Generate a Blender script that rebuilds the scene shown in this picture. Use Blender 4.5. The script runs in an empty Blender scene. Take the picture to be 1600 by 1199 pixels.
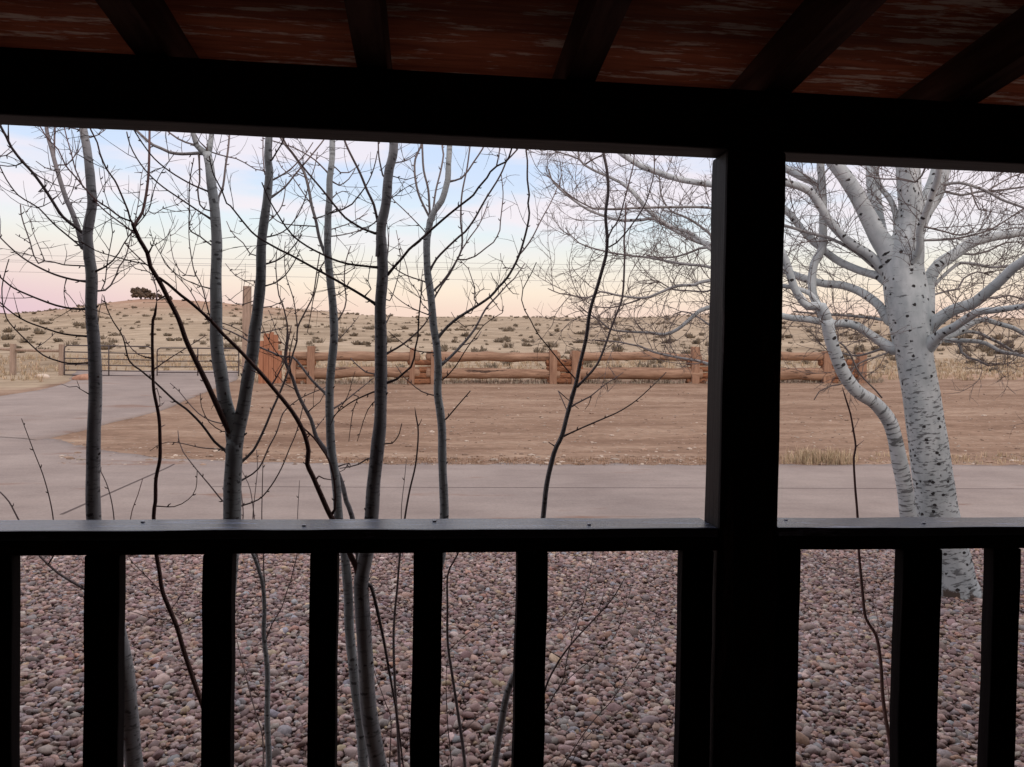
import bpy, bmesh, math, random
import numpy as np
from math import radians, sin, cos, pi, sqrt
from mathutils import Matrix, Vector, noise

S = bpy.context.scene
COL = S.collection
RNG = random.Random(7)

# ------------------------------------------------------------------ camera
EYE = np.array([0.0, 0.0, 1.75])
YAW, PIT, ROL = radians(6.0), radians(1.0), radians(1.0)
_f = np.array([sin(YAW) * cos(PIT), cos(YAW) * cos(PIT), -sin(PIT)])
_rh = np.array([cos(YAW), -sin(YAW), 0.0])
_uh = np.cross(_rh, _f)
_r = cos(ROL) * _rh + sin(ROL) * _uh
_u = cos(ROL) * _uh - sin(ROL) * _rh
cam_d = bpy.data.cameras.new("camera")
cam = bpy.data.objects.new("camera", cam_d)
COL.objects.link(cam)
cam_d.sensor_width = 36.0
cam_d.lens = 27.0
cam_d.clip_start = 0.05
cam_d.clip_end = 6000
cam.matrix_world = Matrix(((_r[0], _u[0], -_f[0], EYE[0]), (_r[1], _u[1], -_f[1], EYE[1]),
                           (_r[2], _u[2], -_f[2], EYE[2]), (0, 0, 0, 1)))
S.camera = cam


def at(px, py, Y):
    """a point of the place seen at photograph position (px, py), Y metres out from the house front"""
    d = _f + (px - 800) / 1200 * _r - (py - 599.5) / 1200 * _u
    return EYE + d * (Y / d[1])


# ------------------------------------------------------------------ sky, sun, exposure
SUN_EL, SUN_AZ = radians(30), radians(160)      # behind the house, to the right
w = bpy.data.worlds.new("World")
S.world = w
w.use_nodes = True
nt = w.node_tree
nt.nodes.clear()


def N(nt, t, **kw):
    n = nt.nodes.new(t)
    for k, v in kw.items():
        if k.startswith('i_'):
            n.inputs[k[2:].replace('_', ' ')].default_value = v
        else:
            setattr(n, k, v)
    return n


def ramp(nt, stops, interp='LINEAR'):
    n = nt.nodes.new('ShaderNodeValToRGB')
    cr = n.color_ramp
    cr.interpolation = interp
    while len(cr.elements) < len(stops):
        cr.elements.new(0.5)
    for e, (p, c) in zip(cr.elements, stops):
        e.position = p
        e.color = (c if len(c) == 4 else (*c, 1))
    return n


def lin(r, g, b):
    f = lambda c: (c / 255 / 12.92) if c / 255 <= 0.04045 else ((c / 255 + 0.055) / 1.055) ** 2.4
    return (f(r), f(g), f(b), 1)


tc = N(nt, 'ShaderNodeTexCoord')
sep = N(nt, 'ShaderNodeSeparateXYZ')
nt.links.new(tc.outputs['Generated'], sep.inputs[0])
# evening sky by elevation: pink belt on the horizon, cream, pale cyan, lavender blue above
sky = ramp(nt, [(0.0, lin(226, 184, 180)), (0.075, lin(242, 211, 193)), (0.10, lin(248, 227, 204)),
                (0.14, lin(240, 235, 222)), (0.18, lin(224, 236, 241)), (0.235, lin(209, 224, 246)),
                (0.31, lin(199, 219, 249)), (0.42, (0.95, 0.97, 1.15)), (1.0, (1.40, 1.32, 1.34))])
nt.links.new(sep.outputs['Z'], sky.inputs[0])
# broad pink and white cloud bands
mp = N(nt, 'ShaderNodeMapping')
mp.inputs['Scale'].default_value = (1.6, 1.6, 8.0)
mp.inputs['Rotation'].default_value = (radians(3), radians(-5), 0)
nt.links.new(tc.outputs['Generated'], mp.inputs[0])
cn = N(nt, 'ShaderNodeTexNoise')
cn.inputs['Scale'].default_value = 2.3
cn.inputs['Detail'].default_value = 7
cn.inputs['Roughness'].default_value = 0.5
nt.links.new(mp.outputs[0], cn.inputs[0])
cr = ramp(nt, [(0.42, (0, 0, 0)), (0.56, (1, 1, 1))])
nt.links.new(cn.outputs[0], cr.inputs[0])
band = ramp(nt, [(0.13, (0, 0, 0)), (0.19, (1, 1, 1)), (0.6, (0.5, 0.5, 0.5)), (1.0, (0.2, 0.2, 0.2))])
nt.links.new(sep.outputs['Z'], band.inputs[0])
mu = N(nt, 'ShaderNodeMath', operation='MULTIPLY')
nt.links.new(cr.outputs[0], mu.inputs[0])
nt.links.new(band.outputs[0], mu.inputs[1])
mu2 = N(nt, 'ShaderNodeMath', operation='MULTIPLY')
mu2.inputs[1].default_value = 0.85
nt.links.new(mu.outputs[0], mu2.inputs[0])
mx = N(nt, 'ShaderNodeMix', data_type='RGBA')
nt.links.new(mu2.outputs[0], mx.inputs['Factor'])
nt.links.new(sky.outputs[0], mx.inputs['A'])
mx.inputs['B'].default_value = lin(246, 233, 236)
# the low left of the horizon is mauve
lf = N(nt, 'ShaderNodeMapRange')
lf.inputs['From Min'].default_value = -0.15
lf.inputs['From Max'].default_value = -0.55
nt.links.new(sep.outputs['X'], lf.inputs[0])
lz = N(nt, 'ShaderNodeMapRange')
lz.inputs['From Min'].default_value = 0.15
lz.inputs['From Max'].default_value = 0.06
nt.links.new(sep.outputs['Z'], lz.inputs[0])
lm = N(nt, 'ShaderNodeMath', operation='MULTIPLY')
nt.links.new(lf.outputs[0], lm.inputs[0])
nt.links.new(lz.outputs[0], lm.inputs[1])
lm2 = N(nt, 'ShaderNodeMath', operation='MULTIPLY')
lm2.inputs[1].default_value = 0.8
nt.links.new(lm.outputs[0], lm2.inputs[0])
mx2 = N(nt, 'ShaderNodeMix', data_type='RGBA')
nt.links.new(lm2.outputs[0], mx2.inputs['Factor'])
nt.links.new(mx.outputs['Result'], mx2.inputs['A'])
mx2.inputs['B'].default_value = lin(214, 178, 205)
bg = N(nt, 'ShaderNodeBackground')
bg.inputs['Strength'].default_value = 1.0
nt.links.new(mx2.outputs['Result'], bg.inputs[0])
st = N(nt, 'ShaderNodeTexSky')
st.sky_type = 'NISHITA'
st.sun_disc = False
st.sun_elevation = SUN_EL
st.sun_rotation = SUN_AZ
bg2 = N(nt, 'ShaderNodeBackground')
bg2.inputs['Strength'].default_value = 0.012
nt.links.new(st.outputs[0], bg2.inputs[0])
ad = N(nt, 'ShaderNodeAddShader')
nt.links.new(bg.outputs[0], ad.inputs[0])
nt.links.new(bg2.outputs[0], ad.inputs[1])
wo = N(nt, 'ShaderNodeOutputWorld')
nt.links.new(ad.outputs[0], wo.inputs[0])

sl = bpy.data.lights.new("sun", 'SUN')
sl.energy = 1.1
sl.angle = radians(24)
sl.color = (1.0, 0.83, 0.72)
so = bpy.data.objects.new("sun", sl)
COL.objects.link(so)
sd = Vector((sin(SUN_AZ) * cos(SUN_EL), cos(SUN_AZ) * cos(SUN_EL), sin(SUN_EL)))
so.rotation_euler = sd.to_track_quat('Z', 'Y').to_euler()

S.view_settings.view_transform = 'Standard'
S.view_settings.look = 'None'
S.view_settings.exposure = 0.0
S.view_settings.gamma = 1.0
S.render.engine = 'CYCLES'
S.cycles.max_bounces = 6
S.cycles.diffuse_bounces = 4


# ------------------------------------------------------------------ tags, meshes
def tag(o, label=None, cat=None, group=None, kind=None):
    if label: o['label'] = label
    if cat: o['category'] = cat
    if group: o['group'] = group
    if kind: o['kind'] = kind
    return o


def empty(name, loc=(0, 0, 0)):
    o = bpy.data.objects.new(name, None)
    o.empty_display_size = 0.2
    o.location = loc
    COL.objects.link(o)
    return o


class MB:
    """collects arrays of quads or triangles and links them as one mesh object"""

    def __init__(self):
        self.v, self.f4, self.f3, self.n = [], [], [], 0
        self.a = {}

    def add(self, V, F, **attrs):
        V = np.asarray(V, float).reshape(-1, 3)
        F = np.asarray(F, int)
        (self.f4 if F.shape[1] == 4 else self.f3).append(F + self.n)
        self.v.append(V)
        for k, val in attrs.items():
            self.a.setdefault(k, []).append(np.asarray(val, float))
        self.n += len(V)

    def box(self, x0, x1, y0, y1, z0, z1):
        V = [(x, y, z) for z in (z0, z1) for y in (y0, y1) for x in (x0, x1)]
        F = [(0, 2, 3, 1), (4, 5, 7, 6), (0, 1, 5, 4), (2, 6, 7, 3), (0, 4, 6, 2), (1, 3, 7, 5)]
        self.add(V, F)

    def build(self, name, mat, parent=None, smooth=False, loc=None):
        me = bpy.data.meshes.new(name)
        V = np.concatenate(self.v)
        if loc is not None:
            V = V - np.asarray(loc)
        f4 = np.concatenate(self.f4) if self.f4 else np.zeros((0, 4), int)
        f3 = np.concatenate(self.f3) if self.f3 else np.zeros((0, 3), int)
        nl = f4.size + f3.size
        me.vertices.add(len(V))
        me.vertices.foreach_set('co', V.astype(np.float32).ravel())
        me.loops.add(nl)
        me.loops.foreach_set('vertex_index', np.concatenate([f4.ravel(), f3.ravel()]).astype(np.int32))
        me.polygons.add(len(f4) + len(f3))
        st = np.concatenate([np.arange(len(f4)) * 4, f4.size + np.arange(len(f3)) * 3]).astype(np.int32)
        me.polygons.foreach_set('loop_start', st)
        for k, l in self.a.items():
            arr = np.concatenate(l).astype(np.float32)
            if arr.ndim == 1:
                at_ = me.attributes.new(k, 'FLOAT', 'POINT')
                at_.data.foreach_set('value', arr)
            elif arr.shape[1] == 4:
                at_ = me.attributes.new(k, 'FLOAT_COLOR', 'POINT')
                at_.data.foreach_set('color', arr.ravel())
            else:
                at_ = me.attributes.new(k, 'FLOAT_VECTOR', 'POINT')
                at_.data.foreach_set('vector', arr.ravel())
        me.update(calc_edges=True)
        me.validate()
        me.polygons.foreach_set('use_smooth', np.full(len(me.polygons), smooth))
        if mat: me.materials.append(mat)
        o = bpy.data.objects.new(name, me)
        if loc is not None:
            o.location = loc
        COL.objects.link(o)
        if parent is not None:
            o.parent = parent
        return o


def timber(name, c0, c1, mat, parent=None, bevel=0.006, rough=0.002, cuts=10, axis=0, taper=None):
    """a worn sawn board or beam between two corners, its edges eased and slightly wavy"""
    bm = bmesh.new()
    bmesh.ops.create_cube(bm, size=1)
    c0, c1 = Vector(c0), Vector(c1)
    for v in bm.verts:
        v.co = Vector([c0[i] + (v.co[i] + 0.5) * (c1[i] - c0[i]) for i in range(3)])
    bmesh.ops.bevel(bm, geom=list(bm.edges), offset=bevel, segments=2, affect='EDGES', profile=0.6)
    for k in range(1, cuts):
        p = c0.lerp(c1, k / cuts)
        no = Vector((0, 0, 0)); no[axis] = 1
        bmesh.ops.bisect_plane(bm, geom=list(bm.verts) + list(bm.edges) + list(bm.faces), plane_co=p, plane_no=no)
    for v in bm.verts:
        q = v.co * 5.0
        v.co += Vector((noise.noise(q), noise.noise(q + Vector((9, 3, 1))), noise.noise(q + Vector((2, 7, 5))))) * rough
    me = bpy.data.meshes.new(name)
    bm.to_mesh(me); bm.free()
    me.materials.append(mat)
    me.polygons.foreach_set('use_smooth', np.full(len(me.polygons), False))
    o = bpy.data.objects.new(name, me)
    COL.objects.link(o)
    if parent is not None: o.parent = parent
    return o


# ------------------------------------------------------------------ materials
def new_mat(name, rough=0.8, spec=0.3):
    m = bpy.data.materials.new(name)
    m.use_nodes = True
    t = m.node_tree
    b = t.nodes['Principled BSDF']
    b.inputs['Roughness'].default_value = rough
    b.inputs['Specular IOR Level'].default_value = spec
    return m, t, b


def noise_node(t, vec, scale, detail=4, rough=0.55, mapping=None):
    if mapping is not None:
        mp = N(t, 'ShaderNodeMapping')
        mp.inputs['Scale'].default_value = mapping
        t.links.new(vec, mp.inputs[0])
        vec = mp.outputs[0]
    n = N(t, 'ShaderNodeTexNoise')
    n.inputs['Scale'].default_value = scale
    n.inputs['Detail'].default_value = detail
    n.inputs['Roughness'].default_value = rough
    t.links.new(vec, n.inputs[0])
    return n


def mixc(t, fac, a, b, mode='MIX'):
    m = N(t, 'ShaderNodeMix', data_type='RGBA', blend_type=mode)
    for sock, v in (('Factor', fac), ('A', a), ('B', b)):
        if isinstance(v, bpy.types.NodeSocket):
            t.links.new(v, m.inputs[sock])
        elif sock == 'Factor':
            m.inputs[sock].default_value = v
        else:
            m.inputs[sock].default_value = v if len(v) == 4 else (*v, 1)
    return m.outputs['Result']


def bump(t, b, h, dist=0.01, strength=1.0):
    n = N(t, 'ShaderNodeBump')
    n.inputs['Distance'].default_value = dist
    n.inputs['Strength'].default_value = strength
    t.links.new(h, n.inputs['Height'])
    t.links.new(n.outputs[0], b.inputs['Normal'])
    return n


def wood_mat(name, c1, c2, grain=(1, 14, 14), rough=0.7, spec=0.25, wear=None, wear_thr=0.62, wscale=1.0):
    m, t, b = new_mat(name, rough, spec)
    co = N(t, 'ShaderNodeTexCoord').outputs['Object']
    n1 = noise_node(t, co, 3.0, 7, 0.65, grain)
    r = ramp(t, [(0.3, c1), (0.7, c2)])
    t.links.new(n1.outputs[0], r.inputs[0])
    out = r.outputs[0]
    if wear:
        n2 = noise_node(t, co, 2.2 * wscale, 6, 0.7, tuple(g ** 0.75 for g in grain))
        r2 = ramp(t, [(wear_thr, (0, 0, 0)), (wear_thr + 0.07, (1, 1, 1))])
        t.links.new(n2.outputs[0], r2.inputs[0])
        out = mixc(t, r2.outputs[0], out, wear)
    t.links.new(out, b.inputs['Base Color'])
    bump(t, b, n1.outputs[0], 0.004, 0.6)
    return m


M_dark = wood_mat('dark_stained_timber', (0.007, 0.005, 0.005), (0.020, 0.013, 0.012), (1, 10, 10), 0.62, 0.2)
M_darkv = wood_mat('dark_stained_timber_upright', (0.006, 0.004, 0.004), (0.020, 0.013, 0.013), (12, 12, 0.8), 0.62, 0.2,
                   wear=(0.07, 0.05, 0.048, 1), wear_thr=0.60)
M_bal = wood_mat('black_stained_balusters', (0.006, 0.004, 0.004), (0.013, 0.009, 0.009), (12, 12, 0.8), 0.8, 0.08)
M_cap = wood_mat('worn_rail_top_sky_sheen', (0.010, 0.011, 0.018), (0.055, 0.068, 0.125), (1.0, 18, 18), 0.27, 0.7,
                 wear=(0.20, 0.25, 0.40, 1), wear_thr=0.57, wscale=1.6)  # blue sky sheen is painted into the worn wood's grain and wear colours
M_rafter = wood_mat('rafter_wood', (0.06, 0.028, 0.02), (0.15, 0.08, 0.058), (10, 0.8, 10), 0.75, 0.1,
                    wear=(0.20, 0.14, 0.11, 1), wear_thr=0.68)
M_ply = wood_mat('peeling_red_plywood', (0.25, 0.064, 0.028), (0.62, 0.19, 0.082), (1.0, 13, 13), 0.75, 0.15,
                 wear=(0.80, 0.66, 0.52, 1), wear_thr=0.54, wscale=1.7)
M_wall = wood_mat('house_wall_boards', (0.03, 0.018, 0.013), (0.06, 0.036, 0.025), (1, 8, 8), 0.8, 0.1)
M_deck = wood_mat('deck_boards', (0.05, 0.035, 0.028), (0.10, 0.07, 0.055), (1, 10, 1), 0.8, 0.1)
M_log = wood_mat('weathered_orange_log', (0.17, 0.098, 0.064), (0.42, 0.27, 0.183), (0.35, 4, 4), 0.85, 0.1,
                 wear=(0.06, 0.038, 0.03, 1), wear_thr=0.585)
M_post = wood_mat('orange_squared_post', (0.20, 0.112, 0.073), (0.38, 0.23, 0.152), (4, 4, 0.5), 0.85, 0.1)
M_endgrain = wood_mat('dark_stacked_logs', (0.10, 0.045, 0.028), (0.36, 0.17, 0.09), (1.5, 5, 5), 0.9, 0.1,
                      wear=(0.05, 0.03, 0.025, 1), wear_thr=0.56, wscale=1.5)
M_board = wood_mat('red_brown_boards', (0.25, 0.105, 0.058), (0.44, 0.21, 0.125), (5, 5, 0.35), 0.85, 0.1)
M_grey_post = wood_mat('weathered_grey_post', (0.22, 0.16, 0.12), (0.42, 0.31, 0.24), (6, 6, 0.5), 0.9, 0.1)

m, t, b = new_mat('gate_pipe', 0.55, 0.4)
b.inputs['Base Color'].default_value = (0.055, 0.04, 0.04, 1)
M_gate = m
m, t, b = new_mat('cable', 0.6, 0.3)
b.inputs['Base Color'].default_value = (0.25, 0.24, 0.26, 1)
M_cable = m
m, t, b = new_mat('nail_steel', 0.4, 0.5)
b.inputs['Base Color'].default_value = (0.3, 0.3, 0.33, 1)
b.inputs['Metallic'].default_value = 0.8
M_nail = m


def bark_mat(name, pale, pale2, dark, twig, r0, r1, mark_scale=1.0, mark_amt=1.0, low=False):
    """pale aspen bark with short dark cross marks and knots; thin wood turns brown"""
    m, t, b = new_mat(name, 0.75, 0.2)
    bk = N(t, 'ShaderNodeAttribute', attribute_name='bk').outputs['Vector']
    rad = N(t, 'ShaderNodeAttribute', attribute_name='rad').outputs['Fac']
    n0 = noise_node(t, bk, 5.0, 5, 0.6)
    base = ramp(t, [(0.35, pale), (0.68, pale2)])
    t.links.new(n0.outputs[0], base.inputs[0])
    col = base.outputs[0]
    # fine cross streaks
    n1 = noise_node(t, bk, 7.0 * mark_scale, 4, 0.6, (1, 1, 7))
    n1o = n1.outputs[0]
    if low:      # the old lower trunk is scored far more than the limbs above it
        zz_ = N(t, 'ShaderNodeSeparateXYZ'); t.links.new(N(t, 'ShaderNodeTexCoord').outputs['Object'], zz_.inputs[0])
        zr = N(t, 'ShaderNodeMapRange'); zr.inputs['From Min'].default_value = 2.2; zr.inputs['From Max'].default_value = 1.5
        zr.inputs['To Min'].default_value = -0.05; zr.inputs['To Max'].default_value = 0.035
        t.links.new(zz_.outputs['Z'], zr.inputs[0])
        za = N(t, 'ShaderNodeMath', operation='ADD'); t.links.new(n1o, za.inputs[0]); t.links.new(zr.outputs[0], za.inputs[1])
        n1o = za.outputs[0]
    r1_ = ramp(t, [(0.565, (0, 0, 0)), (0.62, (1, 1, 1))])
    t.links.new(n1o, r1_.inputs[0])
    a1 = N(t, 'ShaderNodeMath', operation='MULTIPLY'); a1.inputs[1].default_value = 0.55 * mark_amt
    t.links.new(r1_.outputs[0], a1.inputs[0])
    col = mixc(t, a1.outputs[0], col, dark)
    # knots: flattened black eyes
    mp = N(t, 'ShaderNodeMapping'); mp.inputs['Scale'].default_value = (1, 1, 2.6)
    t.links.new(bk, mp.inputs[0])
    vo = N(t, 'ShaderNodeTexVoronoi'); vo.inputs['Scale'].default_value = 7.5 * mark_scale
    vo.inputs['Randomness'].default_value = 1.0
    n2 = noise_node(t, bk, 30.0, 3, 0.6)
    vadd = N(t, 'ShaderNodeVectorMath', operation='MULTIPLY_ADD')
    t.links.new(n2.outputs['Color'], vadd.inputs[0]); vadd.inputs[1].default_value = (0.05, 0.05, 0.05)
    t.links.new(mp.outputs[0], vadd.inputs[2])
    t.links.new(vadd.outputs[0], vo.inputs['Vector'])
    r2 = ramp(t, [(0.20, (1, 1, 1)), (0.27, (0, 0, 0))])
    t.links.new(vo.outputs['Distance'], r2.inputs[0])
    sc_ = N(t, 'ShaderNodeSeparateColor'); t.links.new(vo.outputs['Color'], sc_.inputs[0])
    th = N(t, 'ShaderNodeMath', operation='GREATER_THAN'); th.inputs[1].default_value = 0.30 if not low else 0.52
    t.links.new(sc_.outputs[0], th.inputs[0])
    a2 = N(t, 'ShaderNodeMath', operation='MULTIPLY')
    t.links.new(r2.outputs[0], a2.inputs[0]); t.links.new(th.outputs[0], a2.inputs[1])
    a3 = N(t, 'ShaderNodeMath', operation='MULTIPLY'); a3.inputs[1].default_value = 0.9 * mark_amt
    t.links.new(a2.outputs[0], a3.inputs[0])
    col = mixc(t, a3.outputs[0], col, dark)
    if low:      # dirt-brown broken bark at the foot
        fz = N(t, 'ShaderNodeMapRange'); fz.inputs['From Min'].default_value = 0.30; fz.inputs['From Max'].default_value = 0.02
        t.links.new(zz_.outputs['Z'], fz.inputs[0])
        fn = noise_node(t, bk, 9.0, 5, 0.65)
        fa = N(t, 'ShaderNodeMath', operation='MULTIPLY'); t.links.new(fz.outputs[0], fa.inputs[0]); t.links.new(fn.outputs[0], fa.inputs[1])
        fr_ = ramp(t, [(0.40, (0, 0, 0)), (0.50, (1, 1, 1))]); t.links.new(fa.outputs[0], fr_.inputs[0])
        col = mixc(t, fr_.outputs[0], col, (0.10, 0.075, 0.06))
    mr = N(t, 'ShaderNodeMapRange'); mr.inputs['From Min'].default_value = r0; mr.inputs['From Max'].default_value = r1
    t.links.new(rad, mr.inputs[0])
    col = mixc(t, mr.outputs[0], twig, col)
    t.links.new(col, b.inputs['Base Color'])
    bump(t, b, n1.outputs[0], 0.004, 0.5)
    return m


M_young = bark_mat('young_aspen_bark', (0.32, 0.345, 0.35), (0.47, 0.495, 0.49), (0.05, 0.045, 0.045), (0.14, 0.10, 0.092), 0.003, 0.011, 2.4, 0.85)
M_youngd = bark_mat('dark_young_aspen_bark', (0.27, 0.27, 0.28), (0.43, 0.43, 0.43), (0.04, 0.035, 0.035), (0.12, 0.085, 0.08), 0.004, 0.014, 2.2, 0.8)
M_red = bark_mat('red_brown_bark', (0.15, 0.085, 0.075), (0.23, 0.14, 0.12), (0.04, 0.03, 0.03), (0.12, 0.065, 0.06), 0.003, 0.008, 2.5, 0.4)
M_big = bark_mat('white_aspen_bark', (0.37, 0.405, 0.41), (0.56, 0.59, 0.585), (0.03, 0.026, 0.026), (0.15, 0.118, 0.108), 0.005, 0.020, 1.0, 1.3, low=True)


# ------------------------------------------------------------------ terrain
def interp(x, xs, ys):
    return np.interp(x, xs, ys)


_ROWS = [(28, 600), (31, 590), (35, 577), (42, 558), (50, 545), (60, 533), (80, 519), (100, 511), (150, 503), (200, 499), (260, 497)]
_ZY = [0, 13.5, 16] + [a for a, _ in _ROWS] + [330, 420, 600, 900, 3000]
_ZZ = [0, 0, 0.10] + [1.75 + (576.5 - r) / 1200 * a for a, r in _ROWS] + [21.5, 23, 23, 22, 22]
# smooth it
_yy = np.concatenate([np.linspace(0, 60, 601), np.geomspace(60.5, 3000, 600)])
_zz = np.interp(_yy, _ZY, _ZZ)
for _ in range(14):
    _zz[1:-1] = (_zz[:-2] + 2 * _zz[1:-1] + _zz[2:]) / 4
_hx = np.array([-60, 0, 60, 130, 200, 240, 300, 350, 420, 480, 560, 650, 1000, 1080, 1250, 1380, 1480, 1600, 1750])
_hr = np.array([0, 1, 3, 9, 18, 23, 24, 23, 15, 9, 2, 0, 0, 6, 8, 9, 5, 8, 9])


def ground_z(X, Y):
    X = np.asarray(X, float); Y = np.asarray(Y, float)
    z = np.interp(Y, _yy, _zz)
    s = np.clip((Y - 13.5) / 14.5, 0, 1)
    s = s * s * (3 - 2 * s)
    z = z + 0.0175 * np.clip(X, -150, 150) * s
    px = 674 + np.clip(X / np.maximum(Y, 1), -1.5, 1.5) * 1206
    bumpy = np.interp(px, _hx, _hr) / 1200 * 210
    g = np.where(Y < 215, np.exp(-((Y - 215) / 75) ** 2), np.exp(-((Y - 215) / 120) ** 2))
    z = z + bumpy * g
    far = np.clip((Y - 30) / 60, 0, 1)
    z = z + far * (0.35 * np.sin(X * 0.11 + Y * 0.05) + 0.25 * np.sin(Y * 0.17 - X * 0.06))
    return z


def gp(px, py, off=0.0):
    """where the sight line through (px, py) meets the ground"""
    d = _f + (px - 800) / 1200 * _r - (py - 599.5) / 1200 * _u
    d = d / d[1]
    Ys = np.concatenate([np.linspace(2, 60, 2900), np.geomspace(60, 320, 1500)])
    P = EYE[None] + d[None] * Ys[:, None]
    below = P[:, 2] <= ground_z(P[:, 0], P[:, 1])
    i = int(np.argmax(below)) if below.any() else len(Ys) - 1
    q = P[i]
    return np.array([q[0], q[1], ground_z(q[0], q[1]) + off])


def smooth_noise(X, Y, s, seed=0):
    return np.array([noise.noise((x * s + seed, y * s - seed, seed * 0.37)) for x, y in zip(X.ravel(), Y.ravel())]).reshape(X.shape)


# ground sheet: fans out to the horizon on all sides
us = np.linspace(-1.7, 1.7, 341)
ys = np.concatenate([np.arange(-1.0, 16, 0.5), np.arange(16, 60, 0.6), np.geomspace(60, 330, 130), np.geomspace(340, 3000, 24)])
U, YY = np.meshgrid(us, ys)
XX = U * (YY + 14)
ZZ = ground_z(XX, np.maximum(YY, 0))
rough_n = smooth_noise(XX, YY, 0.9, 3) * 0.03
rough_n *= np.clip((YY - 15) / 4, 0, 1)
ZZ = ZZ + rough_n
nr, nc = XX.shape
idx = np.arange(nr * nc).reshape(nr, nc)
F = np.stack([idx[:-1, :-1], idx[:-1, 1:], idx[1:, 1:], idx[1:, :-1]], -1).reshape(-1, 4)
edge_w = 29.2 + 0.6 * smooth_noise(XX, YY, 0.35, 8) + np.where(XX < -13.2, -3.5 + 0.5 * np.sin(XX * 0.3), 0)
grass = np.clip((YY - edge_w) / 1.4, 0, 1)
pxs = 674 + XX / np.maximum(YY, 1) * 1206
redm = np.clip(np.exp(-((YY - 205) / 60) ** 2) * np.interp(pxs, _hx, _hr) / 22, 0, 1)
redm = np.maximum(redm, 0.8 * np.exp(-((YY - 31) / 1.6) ** 2) * (pxs > 1330))
mb = MB()
mb.add(np.stack([XX, YY, ZZ], -1), F, grass=grass.ravel(), red=redm.ravel())

m, t, b = new_mat('dirt_and_prairie', 0.95, 0.05)
co = N(t, 'ShaderNodeTexCoord').outputs['Object']
ga = N(t, 'ShaderNodeAttribute', attribute_name='grass').outputs['Fac']
ra = N(t, 'ShaderNodeAttribute', attribute_name='red').outputs['Fac']
n1 = noise_node(t, co, 0.8, 9, 0.70, (0.30, 1.3, 1))
d1 = ramp(t, [(0.30, (0.162, 0.101, 0.070)), (0.5, (0.262, 0.176, 0.124)), (0.70, (0.38, 0.28, 0.206))])
t.links.new(n1.outputs[0], d1.inputs[0])
n1b = noise_node(t, co, 9.0, 6, 0.7, (0.5, 1.4, 1))
d1b = ramp(t, [(0.3, (0.72, 0.70, 0.68)), (0.7, (1.25, 1.22, 1.2))])
t.links.new(n1b.outputs[0], d1b.inputs[0])
dirt = mixc(t, 1.0, d1.outputs[0], d1b.outputs[0], 'MULTIPLY')
# scattered pale pebbles in the dirt
vo = N(t, 'ShaderNodeTexVoronoi'); vo.inputs['Scale'].default_value = 5.5
t.links.new(co, vo.inputs['Vector'])
pr = ramp(t, [(0.10, (1, 1, 1)), (0.15, (0, 0, 0))])
t.links.new(vo.outputs['Distance'], pr.inputs[0])
dirt = mixc(t, pr.outputs[0], dirt, (0.34, 0.27, 0.22))
n2 = noise_node(t, co, 0.10, 8, 0.66, (0.6, 1.2, 1))
g1 = ramp(t, [(0.32, (0.275, 0.210, 0.145)), (0.52, (0.42, 0.335, 0.24)), (0.74, (0.51, 0.42, 0.315))])
t.links.new(n2.outputs[0], g1.inputs[0])
n3 = noise_node(t, co, 0.9, 8, 0.72, (0.5, 1.6, 1))
g2 = ramp(t, [(0.33, (0.60, 0.57, 0.54)), (0.62, (1.12, 1.10, 1.08))])
t.links.new(n3.outputs[0], g2.inputs[0])
gr = mixc(t, 1.0, g1.outputs[0], g2.outputs[0], 'MULTIPLY')
rm = N(t, 'ShaderNodeMath', operation='MULTIPLY'); rm.inputs[1].default_value = 0.7
t.links.new(ra, rm.inputs[0])
gr = mixc(t, rm.outputs[0], gr, (0.36, 0.20, 0.135))
fin = mixc(t, ga, dirt, gr)
t.links.new(fin, b.inputs['Base Color'])
bump(t, b, n1b.outputs[0], 0.05, 0.6)
M_ground = m
tag(mb.build('ground', M_ground, smooth=True), kind='structure')


def strip(name, A, B, mat, nv, off, jitter=0.0, wob=1.5):
    """a sheet between two matching runs of ground points"""
    A = np.array([p[:2] for p in A]); B = np.array([p[:2] for p in B])
    V, nu = [], len(A)
    for j in range(nv + 1):
        s = j / nv
        P = A * (1 - s) + B * s
        if jitter and j in (0, nv):
            for k in range(nu):
                P[k, 1] += jitter * noise.noise((P[k, 0] * wob, P[k, 1] * wob * .5, 5.0 + j)) + 0.4 * jitter * noise.noise((P[k, 0] * wob * 4, 2.0, 5.0 + j))
        Z = ground_z(P[:, 0], P[:, 1]) + off
        V.append(np.column_stack([P, Z]))
    lo, hi = V[0].copy(), V[-1].copy()      # the edges turn down into the earth
    lo[:, :2] += (V[0] - V[1])[:, :2] * 0.02; hi[:, :2] += (V[-1] - V[-2])[:, :2] * 0.02
    lo[:, 2] -= 0.09; hi[:, 2] -= 0.09
    V = [lo] + V + [hi]; nv += 2
    V = np.concatenate(V)
    idx = np.arange((nv + 1) * nu).reshape(nv + 1, nu)
    F = np.stack([idx[:-1, :-1], idx[:-1, 1:], idx[1:, 1:], idx[1:, :-1]], -1).reshape(-1, 4)
    mb = MB(); mb.add(V, F)
    return tag(mb.build(name, mat, smooth=True), kind='structure')


def resample(P, n):
    P = np.array(P, float)
    d = np.concatenate([[0], np.cumsum(np.linalg.norm(np.diff(P, axis=0), axis=1))])
    q = np.linspace(0, d[-1], n)
    return np.stack([np.interp(q, d, P[:, k]) for k in range(P.shape[1])], -1)


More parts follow.
